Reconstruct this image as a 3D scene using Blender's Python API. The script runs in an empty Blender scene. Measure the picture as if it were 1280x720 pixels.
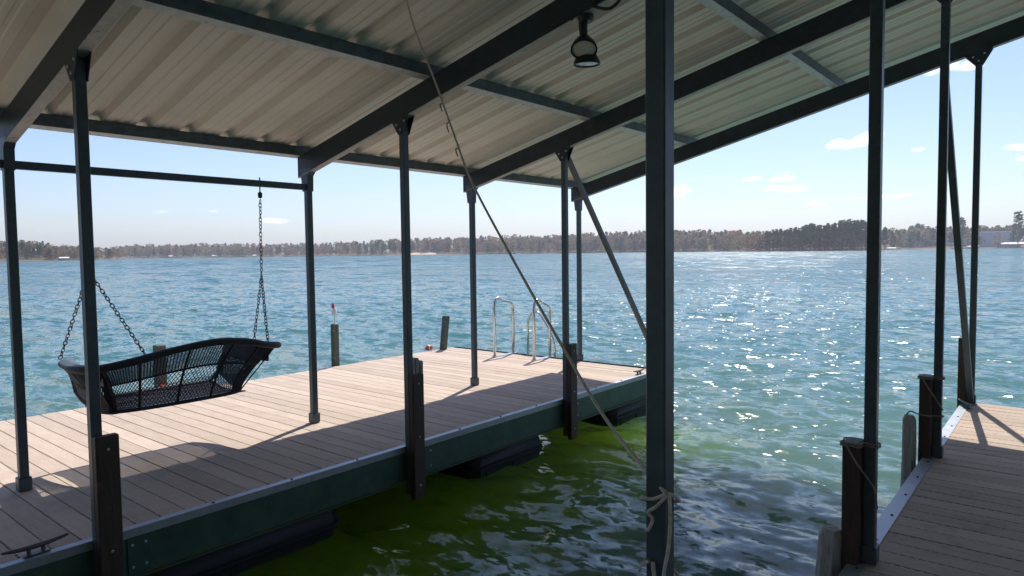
import bpy, bmesh, math, random
import numpy as np
from mathutils import Vector, Matrix
S = bpy.context.scene
COL = S.collection
rnd = random.Random(7)
R = math.radians

# ------------------------------------------------------------------ camera
CAM_H = 1.7
def cam_axes(yaw, pitch, roll):
    yaw, pitch, roll = R(yaw), R(pitch), R(roll)
    F = Vector((math.cos(yaw)*math.cos(pitch), math.sin(yaw)*math.cos(pitch), -math.sin(pitch)))
    R0 = Vector((math.sin(yaw), -math.cos(yaw), 0)); U0 = R0.cross(F)
    return R0*math.cos(roll)-U0*math.sin(roll), U0*math.cos(roll)+R0*math.sin(roll), F
CR, CU, CF = cam_axes(39.5, 3.0, 0.70)
cam = bpy.data.cameras.new('camera'); cam.lens = 850/1280*36; cam.sensor_width = 36
cam.clip_start = 0.05; cam.clip_end = 20000
co = bpy.data.objects.new('camera', cam); COL.objects.link(co); S.camera = co
co.matrix_world = Matrix(((CR.x, CU.x, -CF.x, 0), (CR.y, CU.y, -CF.y, 0), (CR.z, CU.z, -CF.z, CAM_H), (0, 0, 0, 1)))

# ------------------------------------------------------------------ light
SUN = Vector((0.55, 0.20, 1.0)).normalized()
SUN_EL = math.asin(SUN.z); SUN_AZ = math.atan2(SUN.y, SUN.x)
S.view_settings.view_transform = 'Standard'; S.view_settings.look = 'None'
S.view_settings.gamma = 1; S.view_settings.exposure = 1.32
sl = bpy.data.lights.new('sun', 'SUN'); sl.energy = 2.4; sl.angle = R(0.5); sl.color = (1, .95, .87)
so = bpy.data.objects.new('sun', sl); COL.objects.link(so)
so.rotation_euler = SUN.to_track_quat('Z', 'Y').to_euler()

W = bpy.data.worlds.new('World'); S.world = W; W.use_nodes = True
nt = W.node_tree; nt.nodes.clear()
def N(nt, t, **k):
    n = nt.nodes.new(t)
    for a, b in k.items(): setattr(n, a, b)
    return n
def vmath(nt, op, a, b=None):
    n = N(nt, 'ShaderNodeVectorMath', operation=op)
    for i, v in enumerate((a, b)):
        if v is None: continue
        if isinstance(v, (tuple, list, Vector)): n.inputs[i].default_value = tuple(v)
        else: nt.links.new(v, n.inputs[i])
    return n
def fmath(nt, op, a, b=None, c=None, clamp=False):
    n = N(nt, 'ShaderNodeMath', operation=op); n.use_clamp = clamp
    for i, v in enumerate((a, b, c)):
        if v is None: continue
        if isinstance(v, (int, float)): n.inputs[i].default_value = v
        else: nt.links.new(v, n.inputs[i])
    return n.outputs[0]
def ramp(nt, fac, stops):
    n = N(nt, 'ShaderNodeValToRGB'); cr = n.color_ramp
    while len(cr.elements) > 1: cr.elements.remove(cr.elements[-1])
    for i, (p, c) in enumerate(stops):
        e = cr.elements[0] if i == 0 else cr.elements.new(p)
        e.position = p; e.color = c if len(c) == 4 else (*c, 1)
    nt.links.new(fac, n.inputs[0]); return n.outputs[0]
def mixc(nt, f, a, b, mode='MIX'):
    n = N(nt, 'ShaderNodeMix', data_type='RGBA', blend_type=mode)
    for idx, v in ((0, f), (6, a), (7, b)):
        if isinstance(v, (int, float)): n.inputs[idx].default_value = v
        elif isinstance(v, (tuple, list)): n.inputs[idx].default_value = v if len(v) == 4 else (*v, 1)
        else: nt.links.new(v, n.inputs[idx])
    return n.outputs[2]
sky = N(nt, 'ShaderNodeTexSky'); sky.sky_type = 'NISHITA'; sky.sun_disc = False
sky.sun_elevation = SUN_EL; sky.sun_rotation = math.pi/2 - SUN_AZ
sky.air_density = 1.0; sky.dust_density = 1.1; sky.ozone_density = 2.0; sky.altitude = 200
tc = N(nt, 'ShaderNodeTexCoord')
warp = N(nt, 'ShaderNodeTexNoise'); warp.inputs['Scale'].default_value = 34; warp.inputs['Detail'].default_value = 6
nt.links.new(tc.outputs['Generated'], warp.inputs['Vector'])
wv = vmath(nt, 'SUBTRACT', warp.outputs['Color'], (.5, .5, .5))
def pixdir(x, y):
    return (CF + CR*((x-640)/850) - CU*((y-360)/850)).normalized()
# small fair-weather cloud puffs and one painted glare streak, (pixel of the photograph, half width, half height, strength)
clouds_and_glare = [(1060, 181, 24, 7, 1), (1084, 174, 18, 8, 1), (977, 222, 15, 5, .9), (990, 236, 19, 5, 1), (966, 234, 9, 4, .8), (940, 223, 15, 3, .6),
          (846, 240, 17, 8, .8), (1019, 255, 12, 4, .6), (343, 276, 19, 4, .5), (1190, 84, 30, 6, .8), (1276, 183, 16, 4, .9),  # the wide streak at upper right is glare painted like a cloud
          (1148, 186, 8, 2.5, .5), (1100, 246, 50, 3, .35), (266, 264, 8, 2, .22), (200, 265, 9, 2, .2), (1278, 198, 6, 3, .4),
          (1500, 120, 60, 20, 1), (-200, 150, 50, 14, .8), (1650, 230, 70, 14, 1), (-330, 240, 60, 9, .8)]
tot = None
for (px, py, hw, hh, st) in clouds_and_glare:
    d = pixdir(px, py); ri = d.cross(Vector((0, 0, 1))).normalized(); up = ri.cross(d)
    sub = vmath(nt, 'SUBTRACT', tc.outputs['Generated'], d)
    wsc = vmath(nt, 'MULTIPLY', wv.outputs[0], (hh/850*2.6,)*3)
    sub = vmath(nt, 'ADD', sub.outputs[0], wsc.outputs[0])
    a = fmath(nt, 'MULTIPLY', vmath(nt, 'DOT_PRODUCT', sub.outputs[0], ri).outputs['Value'], 850/hw/.82)
    b = fmath(nt, 'MULTIPLY', vmath(nt, 'DOT_PRODUCT', sub.outputs[0], up).outputs['Value'], 850/hh/.8)
    q = fmath(nt, 'ADD', fmath(nt, 'MULTIPLY', a, a), fmath(nt, 'MULTIPLY', b, b))
    m = fmath(nt, 'MULTIPLY', fmath(nt, 'SUBTRACT', 1.15, fmath(nt, 'MULTIPLY', q, .8), clamp=True), st)
    tot = m if tot is None else fmath(nt, 'MAXIMUM', tot, m)
fine = N(nt, 'ShaderNodeTexNoise'); fine.inputs['Scale'].default_value = 70; fine.inputs['Detail'].default_value = 5
nt.links.new(tc.outputs['Generated'], fine.inputs['Vector'])
mask = fmath(nt, 'MULTIPLY', tot, fmath(nt, 'MULTIPLY_ADD', fine.outputs['Fac'], 2.2, -.5), clamp=True)
tint = mixc(nt, 1.0, sky.outputs[0], (.91, .93, 1.08), 'MULTIPLY')
skyc = mixc(nt, mask, tint, (14.5, 14.8, 15.6))
bg = N(nt, 'ShaderNodeBackground'); bg.inputs['Strength'].default_value = 0.064
nt.links.new(skyc, bg.inputs[0])
wo = N(nt, 'ShaderNodeOutputWorld'); nt.links.new(bg.outputs[0], wo.inputs[0])

# ------------------------------------------------------------------ materials
def mat(name, base, rough=.6, metal=0., var=.25, scale=6., stretch=(1, 1, 1), bump=.15, bscale=None, spec=.5, rand=0., stain=None, stain_scale=2., stain_lo=.55, coat=0):
    m = bpy.data.materials.new(name); m.use_nodes = True; t = m.node_tree
    b = t.nodes['Principled BSDF']; b.inputs['Roughness'].default_value = rough; b.inputs['Metallic'].default_value = metal
    b.inputs['Specular IOR Level'].default_value = spec
    g = N(t, 'ShaderNodeTexCoord'); mp = N(t, 'ShaderNodeMapping'); mp.inputs['Scale'].default_value = stretch
    oi = N(t, 'ShaderNodeObjectInfo')
    off = vmath(t, 'SCALE', (7.3, 3.1, 5.7)); t.links.new(oi.outputs['Random'], off.inputs['Scale'])
    ad = vmath(t, 'ADD', g.outputs['Object'], off.outputs[0]); t.links.new(ad.outputs[0], mp.inputs['Vector'])
    n = N(t, 'ShaderNodeTexNoise'); n.inputs['Scale'].default_value = scale; n.inputs['Detail'].default_value = 6; n.inputs['Roughness'].default_value = .65
    t.links.new(mp.outputs[0], n.inputs['Vector'])
    lo = tuple(c*(1-var) for c in base); hi = tuple(min(1, c*(1+var)) for c in base)
    c = ramp(t, n.outputs['Fac'], [(.3, lo), (.7, hi)])
    if stain:
        n2 = N(t, 'ShaderNodeTexNoise'); n2.inputs['Scale'].default_value = stain_scale; n2.inputs['Detail'].default_value = 8; n2.inputs['Roughness'].default_value = .7
        t.links.new(ad.outputs[0], n2.inputs['Vector'])
        c = mixc(t, ramp(t, n2.outputs['Fac'], [(stain_lo, (0, 0, 0)), (stain_lo+.12, (1, 1, 1))]), c, stain)
    if rand:
        f = fmath(t, 'MULTIPLY_ADD', oi.outputs['Random'], 2*rand, 1-rand)
        hv = N(t, 'ShaderNodeHueSaturation'); t.links.new(f, hv.inputs['Value']); t.links.new(c, hv.inputs['Color']); c = hv.outputs[0]
    t.links.new(c, b.inputs['Base Color'])
    rr = fmath(t, 'MULTIPLY_ADD', n.outputs['Fac'], .25, rough-.12, clamp=True); t.links.new(rr, b.inputs['Roughness'])
    if bump:
        nb = n
        if bscale:
            nb = N(t, 'ShaderNodeTexNoise'); nb.inputs['Scale'].default_value = bscale; nb.inputs['Detail'].default_value = 4
            t.links.new(mp.outputs[0], nb.inputs['Vector'])
        bp = N(t, 'ShaderNodeBump'); bp.inputs['Strength'].default_value = bump; bp.inputs['Distance'].default_value = .01
        t.links.new(nb.outputs['Fac'], bp.inputs['Height']); t.links.new(bp.outputs[0], b.inputs['Normal'])
    return m
M = {}
M['post'] = mat('green_black_paint', (.058, .084, .100), .42, .0, .25, 14, bump=.12, stain=(.10, .11, .10), stain_scale=9, stain_lo=.66)
M['rafter'] = mat('dark_rafter_paint', (.028, .038, .054), .5, .0, .3, 9, bump=.1, stain=(.16, .05, .02), stain_scale=4, stain_lo=.70)
M['flange'] = mat('grey_beige_flange', (.50, .48, .46), .6, .0, .2, 12, bump=.2, stain=(.12, .09, .07), stain_scale=18, stain_lo=.60)  # bottom flange, a paler grey beige than the dark rafter web
M['galv'] = mat('galvanised_purlin', (.62, .64, .66), .5, .0, .2, 20, bump=.1, stain=(.14, .13, .12), stain_scale=5, stain_lo=.6)
M['purlin_dark'] = mat('purlin_web', (.12, .14, .16), .55, .1, .3, 12, bump=.1)
M['roof'] = mat('roof_sheet_underside', (.80, .745, .665), .5, .0, .05, 2, stretch=(1, .12, 1), bump=.01, rand=.08, stain=(.745, .69, .61), stain_scale=1.2, stain_lo=.50)
M['fascia'] = mat('green_fascia', (.045, .095, .07), .5, .0, .3, 5, bump=.08, stain=(.12, .13, .08), stain_scale=3, stain_lo=.62)
def scum(name, z0, z1, col):
    t = M[name].node_tree; b = t.nodes['Principled BSDF']; src = b.inputs['Base Color'].links[0].from_socket
    g = N(t, 'ShaderNodeNewGeometry'); sp_ = N(t, 'ShaderNodeSeparateXYZ'); t.links.new(g.outputs['Position'], sp_.inputs[0])
    n = N(t, 'ShaderNodeTexNoise'); n.inputs['Scale'].default_value = 7; n.inputs['Detail'].default_value = 5; t.links.new(g.outputs['Position'], n.inputs['Vector'])
    h_ = fmath(t, 'MULTIPLY_ADD', n.outputs['Fac'], (z1-z0)*1.6, z0-(z1-z0)*.5)
    f = fmath(t, 'MULTIPLY', fmath(t, 'SUBTRACT', h_, sp_.outputs[2]), 30., clamp=True)
    t.links.new(mixc(t, fmath(t, 'MULTIPLY', f, .75), src, col), b.inputs['Base Color'])
scum('fascia', -.30, -.22, (.085, .095, .045))
M['trim'] = mat('aluminium_edge_trim', (.36, .39, .43), .45, .5, .12, 18, bump=.08, stain=(.25, .24, .22), stain_scale=6, stain_lo=.66)
M['bolt'] = mat('dark_bolt', (.05, .05, .055), .5, .5, .2, 20, bump=0)
M['boltl'] = mat('zinc_bolt', (.55, .55, .55), .35, .8, .1, 20, bump=0)
M['board'] = mat('tan_deck_board', (.47, .375, .30), .8, .0, .12, 5, stretch=(8, .7, 8), bump=.35, bscale=24, rand=.11, stain=(.41, .325, .26), stain_scale=2.6, stain_lo=.54, spec=.25)
M['board2'] = mat('brown_deck_board', (.40, .315, .25), .8, .0, .13, 5, stretch=(8, .7, 8), bump=.35, bscale=24, rand=.10, stain=(.30, .235, .19), stain_scale=2.4, stain_lo=.55, spec=.25)
M['fender'] = mat('brown_fender_timber', (.062, .038, .027), .6, .0, .35, 10, stretch=(6, 6, .5), bump=.4, stain=(.13, .08, .055), stain_scale=3, stain_lo=.6)
M['grey_wood'] = mat('weathered_grey_timber', (.42, .40, .37), .85, .0, .35, 14, stretch=(6, 6, .6), bump=.8, stain=(.10, .09, .08), stain_scale=7, stain_lo=.58)
M['piling'] = mat('green_brown_piling', (.085, .105, .085), .75, .0, .3, 12, stretch=(4, 4, .6), bump=.4, stain=(.14, .10, .07), stain_scale=5, stain_lo=.6)
M['float'] = mat('black_plastic_float', (.016, .017, .022), .62, .0, .3, 8, bump=.2, stain=(.05, .05, .045), stain_scale=4, stain_lo=.64)
scum('float', -.60, -.48, (.045, .05, .022)); scum('piling', -.5, -.2, (.03, .04, .02))
M['wicker'] = mat('dark_resin_wicker', (.016, .018, .026), .62, .0, .3, 40, bump=.5, bscale=120)
M['wicker_green'] = mat('worn_wicker_weave', (.022, .025, .03), .45, .0, .3, 40, bump=.5, bscale=120)
def weave_mat():
    m = bpy.data.materials.new('woven_wicker_pad'); m.use_nodes = True; t = m.node_tree; b = t.nodes['Principled BSDF']
    g = N(t, 'ShaderNodeTexCoord'); v = N(t, 'ShaderNodeTexChecker'); v.inputs['Scale'].default_value = 110
    t.links.new(g.outputs['Object'], v.inputs['Vector'])
    t.links.new(mixc(t, v.outputs['Fac'], (.025, .034, .036), (.075, .12, .11)), b.inputs['Base Color']); b.inputs['Roughness'].default_value = .45
    bp = N(t, 'ShaderNodeBump'); bp.inputs['Strength'].default_value = .8; bp.inputs['Distance'].default_value = .004
    t.links.new(v.outputs['Fac'], bp.inputs['Height']); t.links.new(bp.outputs[0], b.inputs['Normal']); return m
M['weave_pad'] = weave_mat()
M['chain'] = mat('brown_steel_chain', (.055, .045, .045), .45, .6, .3, 30, bump=0)
M['chain_red'] = mat('rusty_chain', (.16, .07, .06), .55, .3, .3, 30, bump=0)
M['rope'] = mat('tan_rope', (.78, .68, .60), .85, .0, .25, 60, bump=.8, bscale=220)
M['rope_g'] = mat('grey_rope', (.34, .30, .26), .85, .0, .25, 60, bump=.8, bscale=220)
M['steel'] = mat('brushed_stainless', (.70, .68, .66), .25, .9, .08, 30, bump=.02)
M['lamp_black'] = mat('black_lamp_housing', (.02, .02, .02), .4, .0, .2, 20, bump=.05)
M['red'] = mat('faded_red_plastic', (.55, .07, .05), .5, .0, .2, 10, bump=.05)
M['white'] = mat('white_plastic', (.75, .73, .70), .5, .0, .1, 10, bump=.05)
M['cleat'] = mat('grey_cast_cleat', (.13, .115, .11), .45, .6, .2, 30, bump=.1)
M['dirt'] = mat('shore_ground', (.16, .115, .075), .95, .0, .35, .05, bump=0, stain=(.09, .09, .045), stain_scale=.02, stain_lo=.5)
M['beach'] = mat('pale_sand_clearing', (.55, .42, .30), .9, .0, .15, .3, bump=0)
M['wall_white'] = mat('pale_metal_wall', (.50, .53, .60), .7, .0, .05, .1, bump=0)
M['wall_tan'] = mat('tan_house_wall', (.52, .36, .26), .8, .0, .1, .4, bump=0)
M['roof_far'] = mat('grey_far_roof', (.30, .30, .31), .7, .0, .1, .2, bump=0)
M['roof_white'] = mat('white_far_roof', (.75, .75, .74), .6, .0, .05, .2, bump=0)
M['window'] = mat('dark_window', (.03, .035, .04), .2, .0, .1, 1, bump=0)
M['bark'] = mat('pine_bark', (.10, .07, .055), .9, .0, .3, 2, bump=0)

def lens_mat(name, col, rough):
    m = bpy.data.materials.new(name); m.use_nodes = True; b = m.node_tree.nodes['Principled BSDF']
    t = m.node_tree
    g = N(t, 'ShaderNodeTexCoord'); v = N(t, 'ShaderNodeTexVoronoi'); v.inputs['Scale'].default_value = 60
    t.links.new(g.outputs['Object'], v.inputs['Vector'])
    t.links.new(ramp(t, v.outputs['Distance'], [(0, tuple(c*.8 for c in col)), (.8, col)]), b.inputs['Base Color'])
    b.inputs['Roughness'].default_value = rough; b.inputs['Coat Weight'].default_value = .6; return m
M['lens'] = lens_mat('lamp_lens', (.85, .83, .72), .25)
M['reflector'] = lens_mat('lamp_lens_bright', (.85, .87, .88), .15)

def foliage(name, cols, sc):
    m = bpy.data.materials.new(name); m.use_nodes = True; t = m.node_tree; b = t.nodes['Principled BSDF']
    b.inputs['Roughness'].default_value = .9; b.inputs['Specular IOR Level'].default_value = .1
    g = N(t, 'ShaderNodeTexCoord'); n = N(t, 'ShaderNodeTexNoise'); n.inputs['Scale'].default_value = sc; n.inputs['Detail'].default_value = 3
    oi = N(t, 'ShaderNodeObjectInfo'); off = vmath(t, 'SCALE', (97, 31, 57)); t.links.new(oi.outputs['Random'], off.inputs['Scale'])
    ad = vmath(t, 'ADD', g.outputs['Object'], off.outputs[0])
    t.links.new(ad.outputs[0], n.inputs['Vector'])
    k = len(cols)
    c = ramp(t, n.outputs['Fac'], [(.3+.4*i/(k-1), c) for i, c in enumerate(cols)]); t.links.new(c, b.inputs['Base Color'])
    tr = N(t, 'ShaderNodeBsdfTranslucent'); t.links.new(c, tr.inputs['Color']); mx = N(t, 'ShaderNodeMixShader'); mx.inputs[0].default_value = .45
    t.links.new(b.outputs[0], mx.inputs[1]); t.links.new(tr.outputs[0], mx.inputs[2]); t.links.new(mx.outputs[0], t.nodes['Material Output'].inputs['Surface'])
    return m
M['bare'] = foliage('bare_twigs', [(.17, .105, .072), (.25, .155, .10), (.20, .15, .085), (.27, .165, .12)], .035)
M['bare_g'] = foliage('budding_twigs', [(.17, .17, .07), (.24, .23, .10), (.20, .17, .09)], .04)
M['ever'] = foliage('evergreen_needles', [(.035, .062, .028), (.06, .095, .04), (.05, .07, .035)], .05)
M['pine'] = foliage('pine_needles', [(.030, .070, .030), (.055, .105, .040), (.075, .13, .05)], .35)

# ------------------------------------------------------------------ helpers
class MB:
    def __init__(s): s.v = []; s.f = []; s.mi = []; s.cur = 0
    def add(s, vs, fs):
        o = len(s.v); s.v.extend([tuple(p) for p in vs]); s.f.extend([tuple(i+o for i in f) for f in fs]); s.mi.extend([s.cur]*len(fs)); return s
    def box(s, x0, x1, y0, y1, z0, z1):
        return s.add([(x, y, z) for z in (z0, z1) for y in (y0, y1) for x in (x0, x1)],
                     [(0, 2, 3, 1), (4, 5, 7, 6), (0, 1, 5, 4), (2, 6, 7, 3), (0, 4, 6, 2), (1, 3, 7, 5)])
    def bbox(s, x0, x1, y0, y1, z0, z1, b=.004):
        """box with chamfered vertical edges and rims"""
        pts = [(x0+b, y0), (x1-b, y0), (x1, y0+b), (x1, y1-b), (x1-b, y1), (x0+b, y1), (x0, y1-b), (x0, y0+b)]
        cx, cy = (x0+x1)/2, (y0+y1)/2
        ins = [(p[0]+(b if p[0] < cx else -b)*.8, p[1]+(b if p[1] < cy else -b)*.8) for p in pts]
        vs = [(*p, z0) for p in ins]+[(*p, z0+b) for p in pts]+[(*p, z1-b) for p in pts]+[(*p, z1) for p in ins]
        fs = [tuple(range(7, -1, -1)), tuple(range(24, 32))]
        for l in range(3):
            for i in range(8):
                j = (i+1) % 8; fs.append((l*8+i, l*8+j, l*8+8+j, l*8+8+i))
        return s.add(vs, fs)
    def prism(s, prof, a, b, up=(0, 0, 1)):
        """extrude a 2-D profile (u sideways, w along up) from a to b"""
        a, b = Vector(a), Vector(b); d = (b-a).normalized(); u = d.cross(Vector(up)).normalized(); w = u.cross(d)
        n = len(prof)
        vs = [a+u*p[0]+w*p[1] for p in prof]+[b+u*p[0]+w*p[1] for p in prof]
        return s.add(vs, [tuple(range(n)), tuple(range(2*n-1, n-1, -1))]+[(i, i+n, (i+1) % n+n, (i+1) % n) for i in range(n)])
    def beam(s, a, b, w, h, up=(0, 0, 1)):
        return s.prism([(-w/2, -h/2), (w/2, -h/2), (w/2, h/2), (-w/2, h/2)], a, b, up)
    def tube(s, pts, r, n=8, closed=False, cap=True):
        pts = [Vector(p) for p in pts]; m = len(pts); rs = r if isinstance(r, (list, tuple)) else [r]*m
        T = []
        for i in range(m):
            a = pts[(i-1) % m] if closed or i > 0 else pts[i]; b = pts[(i+1) % m] if closed or i < m-1 else pts[i]
            T.append((b-a).normalized())
        u = T[0].orthogonal().normalized(); vs = []
        for i in range(m):
            u = (u-T[i]*u.dot(T[i])).normalized(); w = T[i].cross(u)
            for k in range(n):
                an = 2*math.pi*k/n; vs.append(pts[i]+(u*math.cos(an)+w*math.sin(an))*rs[i])
        fs = []
        for i in range(m if closed else m-1):
            j = (i+1) % m
            for k in range(n):
                l = (k+1) % n; fs.append((i*n+k, i*n+l, j*n+l, j*n+k))
        if cap and not closed: fs += [tuple(range(n-1, -1, -1)), tuple(range((m-1)*n, m*n))]
        return s.add(vs, fs)
    def lathe(s, prof, c=(0, 0, 0), axis=(0, 0, 1), n=16):
        ax = Vector(axis).normalized(); u = ax.orthogonal().normalized(); w = ax.cross(u); c = Vector(c); vs = []
        for (r, h) in prof:
            for k in range(n):
                an = 2*math.pi*k/n; vs.append(c+ax*h+(u*math.cos(an)+w*math.sin(an))*r)
        fs = [tuple(range(n-1, -1, -1)), tuple(range((len(prof)-1)*n, len(prof)*n))]
        for i in range(len(prof)-1):
            for k in range(n):
                l = (k+1) % n; fs.append((i*n+k, i*n+l, i*n+n+l, i*n+n+k))
        return s.add(vs, fs)
    def mesh(s, name, mats, smooth=False):
        me = bpy.data.meshes.new(name); me.from_pydata(s.v, [], s.f)
        for m in (mats if isinstance(mats, (list, tuple)) else [mats]): me.materials.append(m)
        if any(s.mi): me.polygons.foreach_set('material_index', s.mi)
        if smooth:
            me.polygons.foreach_set('use_smooth', [True]*len(me.polygons))
            if smooth != 'all':
                try: me.set_sharp_from_angle(angle=R(38))
                except Exception: pass
        me.update(); return me
    def build(s, name, mats, parent=None, smooth=False):
        return link(name, s.mesh(name, mats, smooth), parent)
def link(name, data, parent=None, loc=None):
    o = bpy.data.objects.new(name, data); COL.objects.link(o)
    if parent is not None:
        o.parent = parent
        # parents are unrotated empties or meshes; keep world coordinates
        w = world_loc(parent); o.location = Vector(loc or (0, 0, 0))-w
    elif loc: o.location = loc
    return o
def world_loc(o):
    v = Vector(o.location)
    while o.parent: o = o.parent; v += Vector(o.location)
    return v
def tag(o, label=None, cat=None, group=None, kind=None):
    for k, v in (('label', label), ('category', cat), ('group', group), ('kind', kind)):
        if v: o[k] = v
    return o
def thing(name, loc, label, cat, group=None):
    o = bpy.data.objects.new(name, None); COL.objects.link(o); o.location = loc; o.empty_display_size = .2
    return tag(o, label, cat, group)
def part(name, data, parent, loc):
    """a copy of shared mesh data placed at world position loc under parent"""
    return link(name, data, parent, loc)
def quads(name, V, F, m, parent=None, smooth=False):
    me = bpy.data.meshes.new(name); V = np.asarray(V, np.float32); F = np.asarray(F, np.int32)
    me.vertices.add(len(V)); me.vertices.foreach_set('co', V.ravel())
    k = F.shape[1]; me.loops.add(F.size); me.loops.foreach_set('vertex_index', F.ravel())
    me.polygons.add(len(F)); me.polygons.foreach_set('loop_start', np.arange(0, F.size, k, dtype=np.int32))
    if smooth: me.polygons.foreach_set('use_smooth', np.ones(len(F), bool))
    me.materials.append(m); me.update(calc_edges=True); me.validate()
    return link(name, me, parent)
nr = np.random.RandomState(5)

WZ = -0.60            # water level
FX = [-3.34, -0.92, 1.50, 3.98, 6.38, 8.80]   # frames of the shelter
YE, YS, YR = 5.90, 4.468, 0.812               # eave posts, slip posts, right dock posts
RIDGE = -1.2
SL = 0.245
def zb(y): return 2.50+SL*(5.90-y) if y > RIDGE else 2.50+SL*(5.90-RIDGE)-SL*(RIDGE-y)   # rafter underside
RD = 0.205            # rafter depth (vertical)
PD = 0.095            # purlin depth

# ------------------------------------------------------------------ water
wm = bpy.data.materials.new('lake_water'); wm.use_nodes = True; t = wm.node_tree
b = t.nodes['Principled BSDF']; g = N(t, 'ShaderNodeTexCoord')
b.inputs['IOR'].default_value = 1.333; b.inputs['Roughness'].default_value = .13; b.inputs['Specular IOR Level'].default_value = .5
sx = N(t, 'ShaderNodeSeparateXYZ'); t.links.new(g.outputs['Object'], sx.inputs[0])
nz = N(t, 'ShaderNodeTexNoise'); nz.inputs['Scale'].default_value = .35; nz.inputs['Detail'].default_value = 3; t.links.new(g.outputs['Object'], nz.inputs['Vector'])
# distance from the shallow, algae-green bottom under the docks (a box round slip and dock)
dx = fmath(t, 'MAXIMUM', fmath(t, 'SUBTRACT', sx.outputs[0], 7.0), 0.0)
dy = fmath(t, 'MAXIMUM', fmath(t, 'SUBTRACT', fmath(t, 'ABSOLUTE', fmath(t, 'SUBTRACT', sx.outputs[1], 6.2)), 2.35), 0.0)
dd = fmath(t, 'SQRT', fmath(t, 'ADD', fmath(t, 'MULTIPLY', dx, dx), fmath(t, 'MULTIPLY', dy, dy)))
dd = fmath(t, 'ADD', dd, fmath(t, 'MULTIPLY_ADD', nz.outputs['Fac'], 1.6, -.8))
body = ramp(t, fmath(t, 'MULTIPLY', dd, 1/60), [(0, (.105, .185, .010)), (.009, (.085, .165, .035)), (.022, (.068, .136, .102)), (.12, (.046, .132, .126)), (.5, (.036, .128, .136)), (1, (.036, .130, .142))])
t.links.new(body, b.inputs['Base Color'])
def wnoise(scale, stretch, det, w=0):
    mp = N(t, 'ShaderNodeMapping'); mp.inputs['Scale'].default_value = stretch; mp.inputs['Rotation'].default_value = (0, 0, R(w))
    t.links.new(g.outputs['Object'], mp.inputs[0])
    n = N(t, 'ShaderNodeTexNoise'); n.inputs['Scale'].default_value = scale; n.inputs['Detail'].default_value = det; n.inputs['Roughness'].default_value = .55
    t.links.new(mp.outputs[0], n.inputs['Vector']); return n.outputs['Fac']
# ripples too fine for the mesh tilt the normal directly, so that they survive to the horizon
def wtilt(scale, stretch, det, w, amp):
    mp = N(t, 'ShaderNodeMapping'); mp.inputs['Scale'].default_value = stretch; mp.inputs['Rotation'].default_value = (0, 0, R(w))
    t.links.new(g.outputs['Object'], mp.inputs[0])
    n = N(t, 'ShaderNodeTexNoise'); n.inputs['Scale'].default_value = scale; n.inputs['Detail'].default_value = det; n.inputs['Roughness'].default_value = .5
    t.links.new(mp.outputs[0], n.inputs['Vector'])
    c = vmath(t, 'SUBTRACT', n.outputs['Color'], (.5, .5, .5)); m2 = vmath(t, 'MULTIPLY', c.outputs[0], (amp, amp*.7, 0)); return m2.outputs[0]
dist = vmath(t, 'LENGTH', g.outputs['Object']).outputs['Value']
geo = N(t, 'ShaderNodeNewGeometry')
def band(stops):
    return ramp(t, fmath(t, 'MULTIPLY', dist, 1/400), [(p_/400, (v_,)*3) for p_, v_ in stops])
def tsum(*a):
    o_ = a[0]
    for x_ in a[1:]: o_ = vmath(t, 'ADD', o_, x_).outputs[0]
    return o_
def tmul(a, f_): return vmath(t, 'MULTIPLY', a, f_).outputs[0]
t1 = wtilt(9.0, (1, .6, 1), 3, 12, .72)
t2 = tmul(wtilt(3.2, (1, .5, 1), 3, -14, 1.6), band([(3, .45), (12, 1)]))
t3 = tmul(wtilt(.80, (1, .45, 1), 3, 8, 1.25), band([(8, .12), (22, .6), (60, 1)]))
t5 = tmul(wtilt(.20, (1, .4, 1), 3, 20, 1.3), band([(30, 0), (120, 1)]))
# steep crests running toward the docks catch the sun
def crest(sc, lo, st):
    n_ = N(t, 'ShaderNodeTexNoise'); n_.inputs['Scale'].default_value = sc; n_.inputs['Detail'].default_value = 3; n_.inputs['Roughness'].default_value = .6
    mp_ = N(t, 'ShaderNodeMapping'); mp_.inputs['Scale'].default_value = (1, .5, 1); mp_.inputs['Rotation'].default_value = (0, 0, R(-25))
    t.links.new(g.outputs['Object'], mp_.inputs[0]); t.links.new(mp_.outputs[0], n_.inputs['Vector'])
    return fmath(t, 'MULTIPLY', ramp(t, n_.outputs['Fac'], [(lo, (0, 0, 0)), (lo+.04, (1, 1, 1))]), band(st))
cm = fmath(t, 'MAXIMUM', crest(6.5, .60, [(2, .5), (7, 1), (40, .8), (80, 0)]), crest(2.0, .59, [(7, 0), (18, 1), (120, 1), (200, 0)]))
cm = fmath(t, 'MAXIMUM', cm, crest(.55, .545, [(40, 0), (100, 1), (400, 1)]))
cm = fmath(t, 'MAXIMUM', cm, crest(.17, .50, [(110, 0), (230, 1), (400, 1)]))
patch = N(t, 'ShaderNodeTexNoise'); patch.inputs['Scale'].default_value = .11; patch.inputs['Detail'].default_value = 2; t.links.new(g.outputs['Object'], patch.inputs['Vector'])
cm = fmath(t, 'MULTIPLY', cm, ramp(t, patch.outputs['Fac'], [(.40, (.55, .55, .55)), (.6, (1, 1, 1))]))
t4 = vmath(t, 'ADD', wtilt(12, (1, .8, 1), 2, 0, 1.3), (-.43, -.20, 0)).outputs[0]
t4 = tmul(t4, cm)
t.links.new(fmath(t, 'MULTIPLY_ADD', cm, .20, .11), b.inputs['Roughness'])
calm = fmath(t, 'MULTIPLY_ADD', cm, -.75, 1.0)
t2 = tmul(t2, calm)
t1 = tsum(t1, tmul(t3, calm), t4, tmul(t5, calm))
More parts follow.
